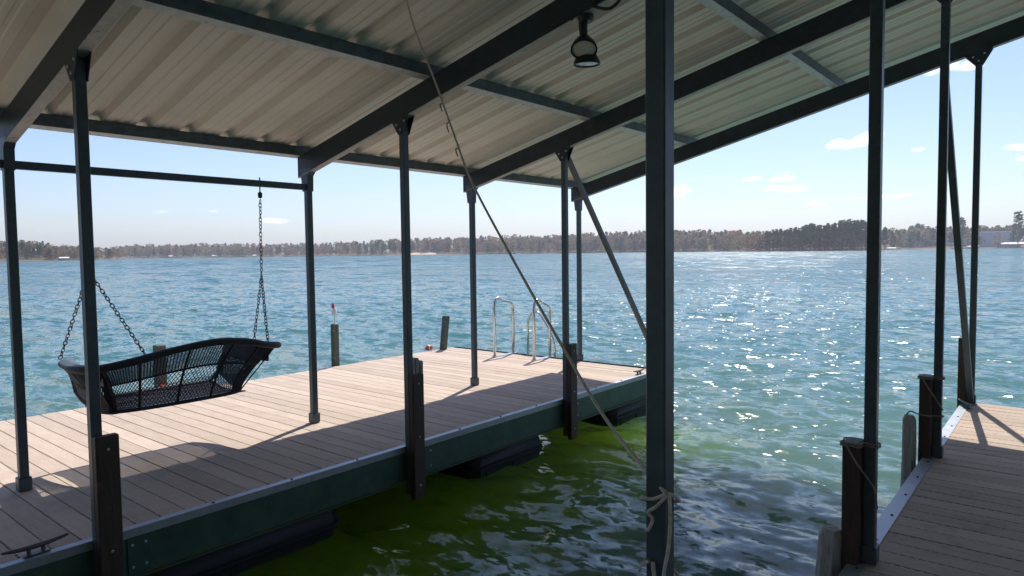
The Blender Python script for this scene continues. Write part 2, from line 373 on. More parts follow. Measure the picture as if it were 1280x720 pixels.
nn = vmath(t, 'ADD', geo.outputs['Normal'], vmath(t, 'ADD', t1, t2).outputs[0]); nn = vmath(t, 'NORMALIZE', nn.outputs[0])
t.links.new(nn.outputs[0], b.inputs['Normal'])
b.subsurface_method = 'BURLEY' if hasattr(b, 'subsurface_method') else None
b.inputs['Subsurface Weight'].default_value = 1.0; b.inputs['Subsurface Radius'].default_value = (1, 1, 1); b.inputs['Subsurface Scale'].default_value = 4.0

def polar_axis():
    a = []
    f0, f1 = R(39.5-58), R(39.5+58)
    a += list(np.linspace(f0, f1, 760))
    a += list(np.linspace(f1, f0+2*math.pi, 90)[1:-1])
    return np.array(a)
def make_water():
    A = polar_axis(); rr = [0.02]
    while rr[-1] < 5200:
        r = rr[-1]; rr.append(r*1.0085 if r > 1.6 and r < 60 else (r*1.02 if r < 400 else r*1.06) if r >= 60 else r*1.06)
    rr = np.array(rr); RR, AA = np.meshgrid(rr, A, indexing='ij')
    X = RR*np.cos(AA); Y = RR*np.sin(AA); Z = np.zeros_like(X)
    cell = np.gradient(rr)[:, None]
    cell = np.maximum(cell, RR*.0027)
    for i in range(95):
        lam = .15*(16**(i/94.)); th = math.pi+.15+nr.normal()*.6; k = 2*math.pi/lam
        slope = .036*(1.0 if lam < .9 else .9/lam); amp = slope/k
        fade = np.clip((lam/cell-3)/4, 0, 1)
        ph = nr.rand()*6.28
        warpp = .35*np.sin(X*.9/lam**.5+ph)+.35*np.sin(Y*1.1/lam**.5+ph*2)
        Z += amp*fade*np.sin(k*(X*math.cos(th)+Y*math.sin(th))+ph+warpp)
    calm = np.where((X < 8.5) & (Y > .5), .62, 1.0)
    Z *= np.clip(.62+.38*np.clip((np.hypot(np.maximum(X-7.5, 0), 0))/4, 0, 1), 0, 1)
    n, m = X.shape
    V = np.stack([X, Y, Z+WZ], -1).reshape(-1, 3)
    i = np.arange(n-1)[:, None]; j = np.arange(m)[None, :]; j2 = (j+1) % m
    F = np.stack([i*m+j+0*j2, (i+1)*m+j, (i+1)*m+j2, i*m+j2], -1).reshape(-1, 4)
    o = quads('water', V, F, wm, smooth=True)
    tag(o, 'choppy blue green lake water under the docks and out to the shore', kind='structure')
make_water()

# ------------------------------------------------------------------ far shore terrain
def pix_az(x):           # azimuth of a photograph column at the horizon
    d = pixdir(x, 316); return math.atan2(d.y, d.x)
def sm(a, b, x): tt = max(0, min(1, (x-a)/(b-a))); return tt*tt*(3-2*tt)
def px_of_az(az):
    rel = (39.5*math.pi/180-az); rel = max(-1.35, min(1.35, rel)); return 640+850*math.tan(rel)
SH = [(-1500, 420), (-200, 600), (0, 680), (110, 740), (142, 760), (160, 1250), (300, 1200), (480, 1050), (640, 1000), (800, 960), (900, 900), (950, 720), (1000, 690), (1095, 690), (1130, 1000), (1290, 1000), (1600, 900), (3500, 500)]
def shore_d(x):
    for (a, da), (b_, db) in zip(SH, SH[1:]):
        if a <= x <= b_: return da+(db-da)*sm(a, b_, x)
    return 420 if x < 0 else 500
def shore_az(az):
    rel = (az-R(39.5)+math.pi) % (2*math.pi)-math.pi
    if abs(rel) < 1.25: return shore_d(px_of_az(az))
    f = sm(1.25, 2.3, abs(rel)); return (420 if rel > 0 else 500)*(1-f)+26*f  # close bank behind the camera, unseen, added to cut sky light
def hill(x): # height of the land behind the shore in metres
    pts = [(-1500, 10), (0, 12), (60, 5), (150, 3), (300, 5), (450, 6), (600, 9), (800, 13), (900, 11), (1000, 8), (1100, 9), (1280, 9), (3500, 12)]
    for (a, da), (b_, db) in zip(pts, pts[1:]):
        if a <= x <= b_: return da+(db-da)*sm(a, b_, x)
    return 10
def ground_h(az, r):
    d = shore_az(az); 
    if r < d: return -4.5 if r < d-12 else -4.5+(WZ+.2+4.5)*(r-d+12)/12
    rel = (az-R(39.5)+math.pi) % (2*math.pi)-math.pi
    hh = hill(px_of_az(az)) if abs(rel) < 1.25 else 9
    s = sm(0, 180 if d > 100 else 90, r-d)
    return WZ+.2+1.0*sm(0, 8, r-d)+hh*s
def make_terrain():
    A = np.concatenate([np.linspace(R(39.5-62), R(39.5+62), 260), np.linspace(R(39.5+62), R(39.5-62+360), 60)[1:-1]])
    off = [-400, -200, -60, -12, -6, 0, 2, 5, 8, 20, 45, 80, 120, 180, 300, 700, 1600]
    V = []
    for a in A:
        d = shore_az(a)
        for o in off:
            r = max(2+o*.0, d+o) if d > 460 or o >= -12 else max(1.5, d-12-(-o-12)*(d-13)/400)
            V.append((r*math.cos(a), r*math.sin(a), ground_h(a, r)))
    m = len(off); n = len(A); F = []
    for i in range(n):
        for k in range(m-1):
            j = (i+1) % n; F.append((i*m+k, i*m+k+1, j*m+k+1, j*m+k))
    o = quads('terrain', V, F, M['dirt'], smooth=True)
    tag(o, 'brown wooded land rising behind the far shoreline', kind='structure')
make_terrain()

# ------------------------------------------------------------------ trees
def leaf_tris(centers, sizes, flat=1.0):
    """one random triangle per centre"""
    n = len(centers); d1 = nr.normal(size=(n, 3)); d1 /= np.linalg.norm(d1, axis=1)[:, None]
    d2 = nr.normal(size=(n, 3)); d2 -= (d2*d1).sum(1)[:, None]*d1; d2 /= np.linalg.norm(d2, axis=1)[:, None]
    s = np.asarray(sizes)[:, None]; d1[:, 2] *= flat; d2[:, 2] *= flat
    c = np.asarray(centers); V = np.stack([c-d1*s*.6-d2*s*.5, c+d1*s*.7-d2*s*.35, c+d2*s*.8], 1).reshape(-1, 3)
    return V, np.arange(3*n).reshape(-1, 3)
def wood(name, label, m, specs):
    """specs: (az, r, height, crown radius, n, kind)"""
    C, Z, TV, TF = [], [], [], []
    for (az, r, hgt, cr, n, kind) in specs:
        x, y = r*math.cos(az), r*math.sin(az); z0 = ground_h(az, r)
        u = nr.rand(n); th = nr.rand(n)*6.283; q = np.sqrt(nr.rand(n))
        if kind == 'bare': zz = .12+.88*u; rad = cr*np.sin(np.clip(zz, 0, 1)*2.6+.25)**.8
        elif kind == 'pine': zz = .38+.62*u; rad = cr*(1.05-zz)**.5*.95
        else: zz = .1+.9*u; rad = cr*(1.03-zz)**.55
        rad = np.nan_to_num(rad)
        lump = 1+.35*np.sin(th*3+az*900)+.2*np.sin(zz*14+az*300)
        C.append(np.stack([x+rad*q*lump*np.cos(th), y+rad*q*lump*np.sin(th), z0+zz*hgt], 1))
        Z.append(hgt*(.07+.06*nr.rand(n)) if kind != 'bare' else hgt*(.05+.09*nr.rand(n)))
        b_ = len(TV); w = hgt*.012
        dxx, dyy = -math.sin(az)*w, math.cos(az)*w
        TV += [(x-dxx, y-dyy, z0-.5), (x+dxx, y+dyy, z0-.5), (x, y, z0+hgt*.85)]; TF.append((b_, b_+1, b_+2))
    V, F = leaf_tris(np.vstack(C), np.concatenate(Z))
    V = np.vstack([V, np.array(TV)]); F = np.vstack([F, np.array(TF)+len(V)-len(TV)])
    o = quads(name, V, F, m); tag(o, label, kind='stuff'); return o
def topline(x):  # tree height in photograph pixels above the shore
    pts = [(-900, 30), (0, 22), (50, 21), (66, 16), (100, 16), (140, 13), (150, 14), (240, 15), (400, 15), (480, 19), (560, 21), (700, 23), (800, 26), (840, 27), (900, 25), (950, 24), (1100, 23), (1290, 22), (2600, 26)]
    for (a, da), (b_, db) in zip(pts, pts[1:]):
        if a <= x <= b_: return da+(db-da)*(x-a)/(b_-a)
    return 20
sp = {'bare': [], 'bare_g': [], 'ever': []}
x = -560.0
while x < 1900:
    inside = -40 < x < 1320
    step = 4.2 if inside else 9
    x += step*(.6+.8*rnd.random())
    az = pix_az(x); d = shore_az(az)
    for row in range(4):
        xx = x+rnd.uniform(-3, 3); a2 = pix_az(xx)
        r = shore_az(a2)+[6, 30, 75, 150][row]+rnd.uniform(-4, 8)*(1+row)
        if row == 0 and rnd.random() < .25: continue
        if 1098 < xx < 1300 and row < 2 and rnd.random() < (.82 if xx > 1228 else .62): continue
        if 480 < xx < 585 and row == 0: continue
        gz = ground_h(a2, r); target = topline(xx)*shore_az(a2)/850*(1+[6, 30, 75, 150][row]/900)
        hgt = (target-(gz-WZ))*rnd.uniform(.84, 1.06)*[.72, .86, .95, 1.0][row]
        hgt = max(hgt, 6.5)
        sc = hgt/16
        grove = 352 < xx < 480
        pe = .6 if (5 < xx < 60 or xx > 1098) else (.8 if 445 < xx < 488 and row < 3 else (.5 if row == 3 else .22))
        k = rnd.random()
        kind = 'ever' if k < pe else ('bare_g' if k > .88 else 'bare')
        n = (110 if kind == 'ever' else 120) if inside else 50
        sp[kind].append((a2, r, hgt, (3.6 if kind == 'ever' else 5.0)*sc*rnd.uniform(.8, 1.2)+.8, n, 'pine' if kind == 'ever' and rnd.random() < .4 else kind if kind == 'ever' else 'bare'))
# undergrowth along the waterline
for i in range(1500):
    xx = rnd.uniform(-60, 1340)
    if 500 < xx < 560 or 1100 < xx < 1300: continue
    a2 = pix_az(xx); sp['bare' if rnd.random() < .7 else 'ever'].append((a2, shore_az(a2)+rnd.uniform(1, 9), rnd.uniform(2.5, 6), rnd.uniform(1.5, 3), 16, 'bare'))
wood('bare_woods', 'grey brown leafless woods along the far shore', M['bare'], sp['bare'])
wood('budding_woods', 'pale yellow green budding trees scattered in the far woods', M['bare_g'], sp['bare_g'])
wood('evergreen_woods', 'dark green evergreens mixed through the far woods', M['ever'], sp['ever'])
# unseen woods behind the dock, added to keep bright sky off the posts
bk = []
for i in range(260):
    az = R(39.5)+math.pi+rnd.uniform(-1.0, 1.0); bk.append((az, shore_az(az)+rnd.uniform(3, 60), rnd.uniform(10, 18), rnd.uniform(2.5, 4), 60, 'bare'))
wood('unseen_bank_woods', 'unseen leafless woods added on the bank behind the docks to block sky light', M['bare'], bk)

def pine_mesh(seed, h, clumps, low):
    r2 = np.random.RandomState(seed); C = []; Sz = []
    tr = MB(); bend = r2.uniform(-.5, .5, 2)
    pts = [(bend[0]*t_*t_, bend[1]*t_*t_, h*t_) for t_ in np.linspace(0, 1, 6)]
    tr.tube(pts, [.32*h/24*(1.05-t_)+.03 for t_ in np.linspace(0, 1, 6)], 6)
    for i in range(clumps):
        z = h*(low+(1-low)*r2.rand()**.8); k = (z/h-low)/(1-low)
        rad = h*.135*(1.15-k)**.6*(.35+.65*math.sin(min(1, k*3+.25)*1.57)); th = r2.rand()*6.283; q = rad*r2.uniform(.35, 1)
        c = np.array([bend[0]*(z/h)**2+q*math.cos(th), bend[1]*(z/h)**2+q*math.sin(th), z])
        tr.tube([(bend[0]*(z/h)**2, bend[1]*(z/h)**2, z-.3), tuple(c)], [.09, .03], 3, cap=False)
        n = 26; C.append(c+r2.normal(size=(n, 3))*[h*.030, h*.030, h*.014]); Sz.append(h*(.020+.018*r2.rand(n)))
    V, F = leaf_tris(np.vstack(C), np.concatenate(Sz))
    me = bpy.data.meshes.new('crown'); me.from_pydata([tuple(v) for v in V], [], [tuple(f) for f in F.tolist()]); me.materials.append(M['pine']); me.update()
    return tr.mesh('trunk', M['bark']), me
PM = [pine_mesh(1, 24, 46, .30), pine_mesh(2, 24, 40, .42), pine_mesh(3, 24, 52, .25), pine_mesh(4, 24, 34, .5)]
def put_pine(x, dr, toppx, label, k, group=None, wide=1.0):
    az = pix_az(x); r = shore_az(az)+dr; gz = ground_h(az, r)
    hh = toppx*r/850-(gz-WZ); s = hh/24
    o = thing('pine_tree', (r*math.cos(az), r*math.sin(az), gz-.2), label, 'pine tree', group)
    for nm, me in zip(('trunk', 'crown'), PM[k]):
        q = bpy.data.objects.new(nm, me); COL.objects.link(q); q.parent = o
    o.scale = (s*wide, s*wide, s); o.rotation_euler.z = rnd.uniform(0, 6.28)
gx = 955
prof = [(955, 24), (962, 26), (985, 26), (1000, 27), (1010, 31), (1022, 30), (1034, 30), (1045, 34), (1060, 34), (1085, 33), (1096, 32)]
def gp(x):
    for (a, da), (b_, db) in zip(prof, prof[1:]):
        if a <= x <= b_: return da+(db-da)*(x-a)/(b_-a)
    return 30
gx = 957
while gx < 1098:
    for row in range(2):
        put_pine(gx+rnd.uniform(-1.2, 1.2), 6+row*22+rnd.uniform(0, 8), gp(gx)*rnd.uniform(.88, 1.04), 'tall dark pine standing close among others in the grove on the far right shore', rnd.randrange(4), 'pines in the tall shoreline grove', .82)
    gx += 4.6
put_pine(1106, 4, 25, 'bushy pine standing alone just right of the tall shoreline grove', 2, None, 1.0)
put_pine(1124, 10, 20, 'small thin pine in front of the long pale far building', 1, None, .8)
put_pine(1202, 6, 32, 'tall sparse pine rising between the two far pale buildings', 3, None, 1.05)
put_pine(1272, 4, 36, 'tall pine beside the white boat shelter at far right', 3, None, 1.05)
for xx, hh in ((1146, 27), (1152, 26), (1174, 25), (1160, 24), (1140, 25)):
    put_pine(xx, 120, hh, 'round topped pine on the skyline behind the long pale building', 3, 'skyline pines behind the pale building', 1.3)

# ------------------------------------------------------------------ far buildings
def facing(o, az): o.rotation_euler.z = az
def far_building(name, x, wpx, hpx, depth, dr, wallm, roofm, label, cat, windows=0, gable=True, base=0., roofk=.3):
    az = pix_az(x); d0 = shore_az(az); r = d0+dr; gz = ground_h(az, r)-.2; w = wpx*r/850; h = hpx*r/850; ht = h*(1-roofk if gable else .93)
    o = thing(name, (r*math.cos(az), r*math.sin(az), gz+base), label, cat)
    o.rotation_euler.z = az      # local -X faces the camera
    def lp(nm, mb, m):
        q = link(nm, mb.mesh(nm, m)); q.parent = o; return q
    wl = lp('wall', MB().box(0, depth, -w/2, w/2, -1-base, ht), wallm)
    if gable:
        e = .4
        lp('roof', MB().add([(-e, -w/2-e, ht), (depth+e, -w/2-e, ht), (depth+e, w/2+e, ht), (-e, w/2+e, ht), (depth/2, -w/2-e, h), (depth/2, w/2+e, h)], [(0, 4, 5, 3), (1, 2, 5, 4), (0, 1, 4), (3, 5, 2), (0, 3, 2, 1)]), roofm)
    else:
        lp('roof', MB().box(-.3, depth+.3, -w/2-.3, w/2+.3, ht, h), roofm)
    if windows:
        for i in range(windows):
            yc = -w/2+w*(i+.5)/windows; ww = w/windows*.28; q = lp('window', MB().box(-.06, .02, yc-ww, yc+ww, ht*.35, ht*.75), M['window'])
    return o
far_building('warehouse', 1246, 34, 16, 40, 30, M['wall_white'], M['roof_white'], 'large plain white warehouse between bare trees on the far right shore', 'warehouse', 0, False, 0)
far_building('warehouse', 1131, 40, 12, 30, 45, M['wall_white'], M['roof_far'], 'long pale grey building with flat roof right of the pine grove', 'building', 0, False, 0)
far_building('warehouse', 1192, 56, 9.5, 30, 60, M['wall_white'], M['roof_far'], 'low long pale building half hidden behind the right metal posts', 'building', 0, False, 0)
far_building('house', 41, 12, 7, 9, 60, M['wall_tan'], M['roof_white'], 'tan house with pale roof high among the trees at far left', 'house', 3, True, 2.5, .45)
def boathouse(x, wpx, hpx, label, dr=-4, posts=4):
    az = pix_az(x); r = shore_az(az)+dr; w = wpx*r/850; h = hpx*r/850
    o = thing('boathouse', (r*math.cos(az), r*math.sin(az), WZ), label, 'boathouse'); o.rotation_euler.z = az
    q = link('roof', MB().add([(-.5, -w/2, h*.7), (7, -w/2, h*.7), (7, w/2, h*.7), (-.5, w/2, h*.7), (3.2, -w/2, h), (3.2, w/2, h)], [(0, 4, 5, 3), (1, 2, 5, 4), (0, 1, 4), (3, 5, 2), (0, 3, 2, 1)]).mesh('roof', M['roof_white'])); q.parent = o
    for i in range(posts):
        for xx in (0, 6.4):
            y = -w/2+.3+(w-.6)*i/(posts-1); q = link('post', MB().box(xx-.1, xx+.1, y-.1, y+.1, -1.5, h*.7).mesh('post', M['bark'])); q.parent = o
    q = link('deck', MB().box(-.4, 6.8, -w/2, w/2, .25, .5).mesh('deck', M['grey_wood'])); q.parent = o
boathouse(80, 9, 3.6, 'white roofed boathouse at the water below the far left woods')
boathouse(268, 5, 2.8, 'small pale boathouse left of the chain on the far shore')
boathouse(213, 4, 2.8, 'tiny boathouse on the far shore left of the swing post')
boathouse(318, 4, 2.4, 'tiny boathouse on the far shore behind the swing chain')
boathouse(1266, 20, 6.0, 'long white roofed boat shelter on the far right shoreline', 2, 6)
boathouse(1216, 10, 3.2, 'low white boathouse between the two far right posts')
boathouse(1112, 12, 2.6, 'low reddish boathouse at the water right of the pine grove')
# sandy clearing
az0 = pix_az(512); az1 = pix_az(545); V = []; F = []
for i in range(13):
    a = az0+(az1-az0)*i/12; wob = 1.5*math.sin(i*1.7)
    for o_ in (1.0, 18+wob): r = shore_az(a)+o_; V.append((r*math.cos(a), r*math.sin(a), ground_h(a, r)+.25+(2.0 if o_ > 5 else 0)))
    if i: F.append((2*i-2, 2*i-1, 2*i+1, 2*i))
tag(quads('beach', V, F, M['beach']), 'pale sandy clearing at the waterline between two posts', kind='structure')

# ------------------------------------------------------------------ haze
hz = bpy.data.materials.new('haze'); hz.use_nodes = True; t = hz.node_tree; t.nodes.clear()
vol = N(t, 'ShaderNodeVolumePrincipled'); vol.inputs['Density'].default_value = .00021; vol.inputs['Color'].default_value = (.86, .90, 1, 1); vol.inputs['Anisotropy'].default_value = .3
mo = N(t, 'ShaderNodeOutputMaterial'); t.links.new(vol.outputs[0], mo.inputs['Volume'])
tag(MB().box(-3200, 3200, -3200, 3200, -6, 75).build('haze', hz), 'thin pale haze over the whole lake', kind='stuff')

# ------------------------------------------------------------------ docks
def board_mesh(name, y0, y1, m, pitch=.155, gap=.0062, th=.028, slot=.045):
    """plank along Y with slot notches along its +X edge"""
    w = pitch-gap; mb = MB(); n = int((y1-y0)/slot); edge = []
    for i in range(n):
        a = y0+(y1-y0)*i/n; d = (y1-y0)/n
        edge += [(w/2+gap*.95, a), (w/2+gap*.8, a+d*.34), (w/2-.003, a+d*.38), (w/2-.003, a+d*.97)]
    edge.append((w/2+gap*.95, y1))
    k = len(edge); b = .0025
    V = [(-w/2+b, y0+ (y1-y0)*j/(k-1), 0) for j in range(k)]+[(e[0]-b, e[1], 0) for e in edge]
    V += [(-w/2, v[1], -b) for v in V[:k]]+[(e[0], e[1], -b) for e in edge]
    V += [(-w/2, v[1], -th) for v in V[:k]]+[(e[0], e[1], -th) for e in edge]
    F = []
    for j in range(k-1):
        F += [(j, k+j, k+j+1, j+1), (k+j, 3*k+j, 3*k+j+1, k+j+1), (2*k+j, j, j+1, 2*k+j+1), (3*k+j, 5*k+j, 5*k+j+1, 3*k+j+1), (4*k+j, 2*k+j, 2*k+j+1, 4*k+j+1)]
    F += [(0, 2*k, 4*k, 5*k, 3*k, k), (k-1, 2*k-1, 4*k-1, 6*k-1, 5*k-1, 3*k-1)]
    mb.add(V, F); return mb.mesh(name, m)
def float_tub(parent, x0, x1, y0, y1, zt=-.335, zbm=-.98):
    mb = MB(); n = 3
    def ring(z, e): 
        a0, a1, b0, b1 = x0+e, x1-e, y0+e, y1-e; c = .09
        return [(a0+c, b0, z), (a1-c, b0, z), (a1, b0+c, z), (a1, b1-c, z), (a1-c, b1, z), (a0+c, b1, z), (a0, b1-c, z), (a0, b0+c, z)]
    lv = [(zbm, .10), (-.72, .03), (-.52, .0), (-.505, -.018), (-.485, -.018), (-.47, .0), (zt-.05, .01), (zt-.015, .03), (zt, .08)]
    V = []
    for z, e in lv: V += ring(z, e)
    F = [tuple(range(7, -1, -1)), tuple(range(8*(len(lv)-1), 8*len(lv)))]
    for l in range(len(lv)-1):
        for i in range(8):
            j = (i+1) % 8; F.append((l*8+i, l*8+j, l*8+8+j, l*8+8+i))
    mb.add(V, F)
    k = x0+.18
    while k < x1-.2:
        mb.box(k, k+.02, y0-.004, y0+.03, -.70, -.53); k += .42
    mb.build('float', M['float'], parent, smooth=True)
def dock(label, y0, y1, x0, x1, bm, trims, fasc, phase):
    D = thing('floating_dock', ((x0+x1)/2, (y0+y1)/2, WZ), label, 'dock')
    by0, by1 = y0+(.06 if trims[0] else 0.0), y1-(.06 if trims[1] else 0.0)
    if not trims[1] and fasc == 'left': by1 = y1
    me = board_mesh('board', by0, by1, bm)
    x = phase
    while x-.155 > x0: x -= .155
    while x < x1-.08:
        o = part('board', me, D, (x, 0, rnd.uniform(-.0015, .0015))); x += .155
    # frame under the boards
    for yy in np.arange(y0+.5, y1-.3, .8):
        MB().box(x0+.05, x1-.05, yy-.02, yy+.02, -.20, -.034).build('joist', M['purlin_dark'], D)
    return D
XA, XB = -5.0, 8.86
LD = dock('long tan floating dock with the swing, left of the open boat slip', 4.50, 8.62, XA, XB, M['board'], (1, 0), 'left', 1.825)
RDK = dock('brown floating dock at the right with a wide metal edge strip', -3.2, .895, XA, XB, M['board2'], (0, 1), 'right', 3.97)
# trims (L shaped angle) and fascias
def trim(D, ya, yb, out, xa, xb, ztop=.004):
    mb = MB(); o = out
    mb.box(xa, xb, min(ya, yb), max(ya, yb), -.003, ztop)
    e = ya; mb.box(xa, xb, min(e, e+o*.004), max(e, e+o*.004), -.05, ztop-.0005)
    tr = mb.build('edge_trim', M['trim'], D); return tr
def bolts(tr, xs, y, z, m=None, r=.008):
    me = MB().lathe([(r, 0), (r, .004), (r*.6, .007)], n=8).mesh('bolt', m or M['bolt'])
    for x in xs: part('bolt', me, tr, (x, y, z))
tl = trim(LD, 4.4985, 4.552, -1, XA, XB)
bolts(tl, [x for x in np.arange(.4, 8.8, .61)], 4.525, .004, r=.010)
trr = trim(RDK, .8965, .815, 1, XA, XB)
bolts(trr, [x for x in np.arange(2.95, 8.8, .46)], .845, .004, r=.009)
def fascia(D, y, out, xa, xb, zt=-.006, zbm=-.305):
    mb = MB(); t0 = .0; o = out
    # C channel: web with flanges pointing out
    ys = [y, y-o*.012]
    mb.box(xa, xb, min(ys), max(ys), zbm, zt-.045)
    f = [y-o*.001, y+o*.030]
    mb.box(xa, xb, min(f), max(f), zbm-.006, zbm+.004)
    mb.box(xa, xb, min(y-o*.012, y), max(y-o*.012, y), zt-.0449, zt)
    fo = mb.build('fascia', M['fascia'], D)
    for xs in (-.92, 1.5, 3.98, 6.38):
        q0, q1 = sorted((y+o*.0005, y+o*.006)); pl = MB().bbox(xs+.16, xs+.30, q0, q1, zbm+.02, zt-.05, .003).build('splice_plate', M['fascia'], D)
        for dx_ in (.19, .27):
            for z_ in (-.10, -.24): MB().lathe([(.009, 0), (.009, .005), (.005, .007)], (xs+dx_, y+o*.006, z_), (0, o, 0), 6).build('bolt', M['galv'], pl)
    return fo
fascia(LD, 4.502, -1, XA, XB); fascia(RDK, .893, 1, XA, XB)
MB().box(XB, XB+.012, 4.49, 8.63, -.30, -.004).build('fascia', M['fascia'], LD)
MB().box(XB, XB+.012, -3.2, .90, -.30, -.004).build('fascia', M['fascia'], RDK)
MB().box(XA, XB, 8.62, 8.632, -.30, -.004).build('fascia', M['fascia'], LD)
for a, b_ in ((-4.2, -2.4), (-1.3, .4), (1.35, 3.33), (4.93, 6.12), (7.62, 8.80)): float_tub(LD, a, b_, 4.58, 5.7)
for a, b_ in ((-4.2, -2.4), (-1.3, .4), (1.35, 3.33), (4.93, 6.12), (7.62, 8.80)): float_tub(LD, a, b_, 7.4, 8.5)
for a, b_ in ((-4.2, -2.4), (-.5, 1.3), (2.2, 3.6), (5.0, 6.2), (7.62, 8.80)): float_tub(RDK, a, b_, -.3, .80)

# ------------------------------------------------------------------ boat shelter
SHL = thing('boat_shelter', (3.98, 2.6, 0), 'open metal boat shelter with dark green posts and corrugated roof over the slip', 'boat shelter')
PW = .03
def post(x, y, z0, z1, w=PW, gus=True, foot=True, lab=None):
    p = MB().bbox(x-w, x+w, y-w, y+w, z0, z1, .004).build('post', M['post'], SHL)
    if lab: p['label'] = lab
    if foot:
        MB().bbox(x-w-.012, x+w+.012, y-w-.012, y+w+.012, .0045, .10, .004).build('foot_sleeve', M['post'], p)
    return p
def gusset(p, x, y, side=.11):
    """plates in the rafter plane spreading from post top to rafter underside"""
    zt = zb(y)
    for xx in (x-PW-.007, x+PW+.001):
        v = [(xx, y-PW-.002, zt-.13), (xx, y-side, zb(y-side)+.012), (xx, y+side, zb(y+side)+.012), (xx, y+PW+.002, zt-.13)]
        v2 = [(a[0]+.006, a[1], a[2]) for a in v]
        MB().add(v+v2, [(0, 1, 2, 3), (7, 6, 5, 4), (0, 4, 5, 1), (1, 5, 6, 2), (2, 6, 7, 3), (3, 7, 4, 0)]).build('gusset_plate', M['rafter'], p)
        if xx < x:
            for (yy, z_) in ((y-.05, zb(y)-.02), (y+.05, zb(y)-.045), (y, zb(y)-.09)):
                MB().lathe([(.010, 0), (.010, .006), (.006, .008)], (xx, yy, z_), (-1, 0, 0), 6).build('bolt', M['galv'], p)
for i, x in enumerate(FX):
    p = post(x, YE, -.0+.004, zb(YE)+.005); 
    # stepped cap bracket of the eave posts
    mb = MB(); mb.prism([(-.048, -.17), (.040, -.17), (.046, -.02), (.085, .02), (.11, .055), (-.075, .055)], (x-.034, YE, zb(YE)), (x+.034, YE, zb(YE)))
    mb.build('cap_bracket', M['post'], p)
    p = post(x, YS, -.42, zb(YS)+.005, foot=False); gusset(p, x, YS)
    if i in (1, 2, 3, 4, 5):
        MB().bbox(x-.05, x+.05, 4.503, 4.515, -.25, -.06, .003).build('mounting_plate', M['bolt'], p)
for i, x in enumerate(FX):
    if i == 2: p = post(1.585, .815, -.42, zb(.815)+.005, w=.0275, foot=False)
    else: p = post(x+(.02 if i == 3 else 0), YR, .0045, zb(YR)+.005, w=.03)
    gusset(p, x if i != 2 else 1.585, YR, .13)
# rafters
for x in FX:
    w = .032
    for (ya, yb) in ((6.02, RIDGE), (RIDGE, -6.6)):
        mb = MB()
        a = (x, ya, zb(ya)+RD/2+.004); b_ = (x, yb, zb(yb)+RD/2+.004)
        hh = (RD-.012)/2
        V = [(x-w, ya, a[2]-hh), (x+w, ya, a[2]-hh), (x+w, ya, a[2]+hh), (x-w, ya, a[2]+hh), (x-w, yb, b_[2]-hh), (x+w, yb, b_[2]-hh), (x+w, yb, b_[2]+hh), (x-w, yb, b_[2]+hh)]
        rf = mb.add(V, [(0, 1, 2, 3), (7, 6, 5, 4), (0, 4, 5, 1), (1, 5, 6, 2), (2, 6, 7, 3), (3, 7, 4, 0)]).build('rafter', M['rafter'], SHL)
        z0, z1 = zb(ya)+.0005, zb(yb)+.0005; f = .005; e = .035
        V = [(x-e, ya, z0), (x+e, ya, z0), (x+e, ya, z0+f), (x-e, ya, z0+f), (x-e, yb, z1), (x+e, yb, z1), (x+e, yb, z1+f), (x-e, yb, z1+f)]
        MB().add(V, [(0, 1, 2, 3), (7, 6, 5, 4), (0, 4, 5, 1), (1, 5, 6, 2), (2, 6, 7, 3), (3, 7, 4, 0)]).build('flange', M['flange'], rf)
# purlins: C sections along X on top of the rafters
XR0, XR1 = -3.9, 9.13
def purlin(y, m=None, lab=None):
    s = SL if y > RIDGE else -SL
    z0 = zb(y)+RD+.002; w = .062; t_ = .005
    def pr(u0, u1, h0, h1): # sheared cross section following the roof slope
        return [(y+u0, z0-s*u0+h0), (y+u1, z0-s*u1+h0), (y+u1, z0-s*u1+h1), (y+u0, z0-s*u0+h1)]
    web = MB(); sgn = -1
    for (u0, u1, h0, h1) in ((-.031, -.026, 0, PD-.003), (-.026, .031, PD-.008, PD-.003), (.026, .031, .006, .02), (.026, .031, PD-.024, PD-.008)):
        q = pr(u0, u1, h0, h1); web.add([(XR0, *a) for a in q]+[(XR1-.01, *a) for a in q], [(0, 1, 2, 3), (7, 6, 5, 4), (0, 4, 5, 1), (1, 5, 6, 2), (2, 6, 7, 3), (3, 7, 4, 0)])
    po = web.build('purlin', m or M['purlin_dark'], SHL)
    q = pr(-.0259, .048, .0, .005); MB().add([(XR0, *a) for a in q]+[(XR1-.01, *a) for a in q], [(0, 1, 2, 3), (7, 6, 5, 4), (0, 4, 5, 1), (1, 5, 6, 2), (2, 6, 7, 3), (3, 7, 4, 0)]).build('flange', M['galv'], po)
for y in (6.0, 4.12, 2.21, .30, -2.7, -4.6, -6.5): purlin(y)
# roof panels: corrugation runs down the slope
PITCH = .357
def panel_mesh(name, ya, yb):
    n = 3; prof = []
    for k in range(n):
        o = k*PITCH-.055
        prof += [(o, .0), (o+.028, .046), (o+.092, .046), (o+.120, .0)]
        for c in (.200, .278): prof += [(o+c-.022, 0), (o+c-.012, .006), (o+c+.012, .006), (o+c+.022, 0)]
    prof.append((n*PITCH-.055, 0))
    V = []
    for (px, pz) in prof:
        for y in (ya, yb): V.append((px, y, zb(y)+RD+PD+.003+pz))
    F = [(2*i, 2*i+1, 2*i+3, 2*i+2) for i in range(len(prof)-1)]
    # thickness
    k = len(V); V += [(v[0], v[1], v[2]+.0012) for v in V]
    F += [tuple(reversed([q+k for q in f])) for f in list(F)]
    for i in range(len(prof)-1): F += [(2*i, 2*i+2, 2*i+2+k, 2*i+k), (2*i+1, 2*i+1+k, 2*i+3+k, 2*i+3)]
    mb = MB().add(V, F); return mb.mesh(name, M['roof'])
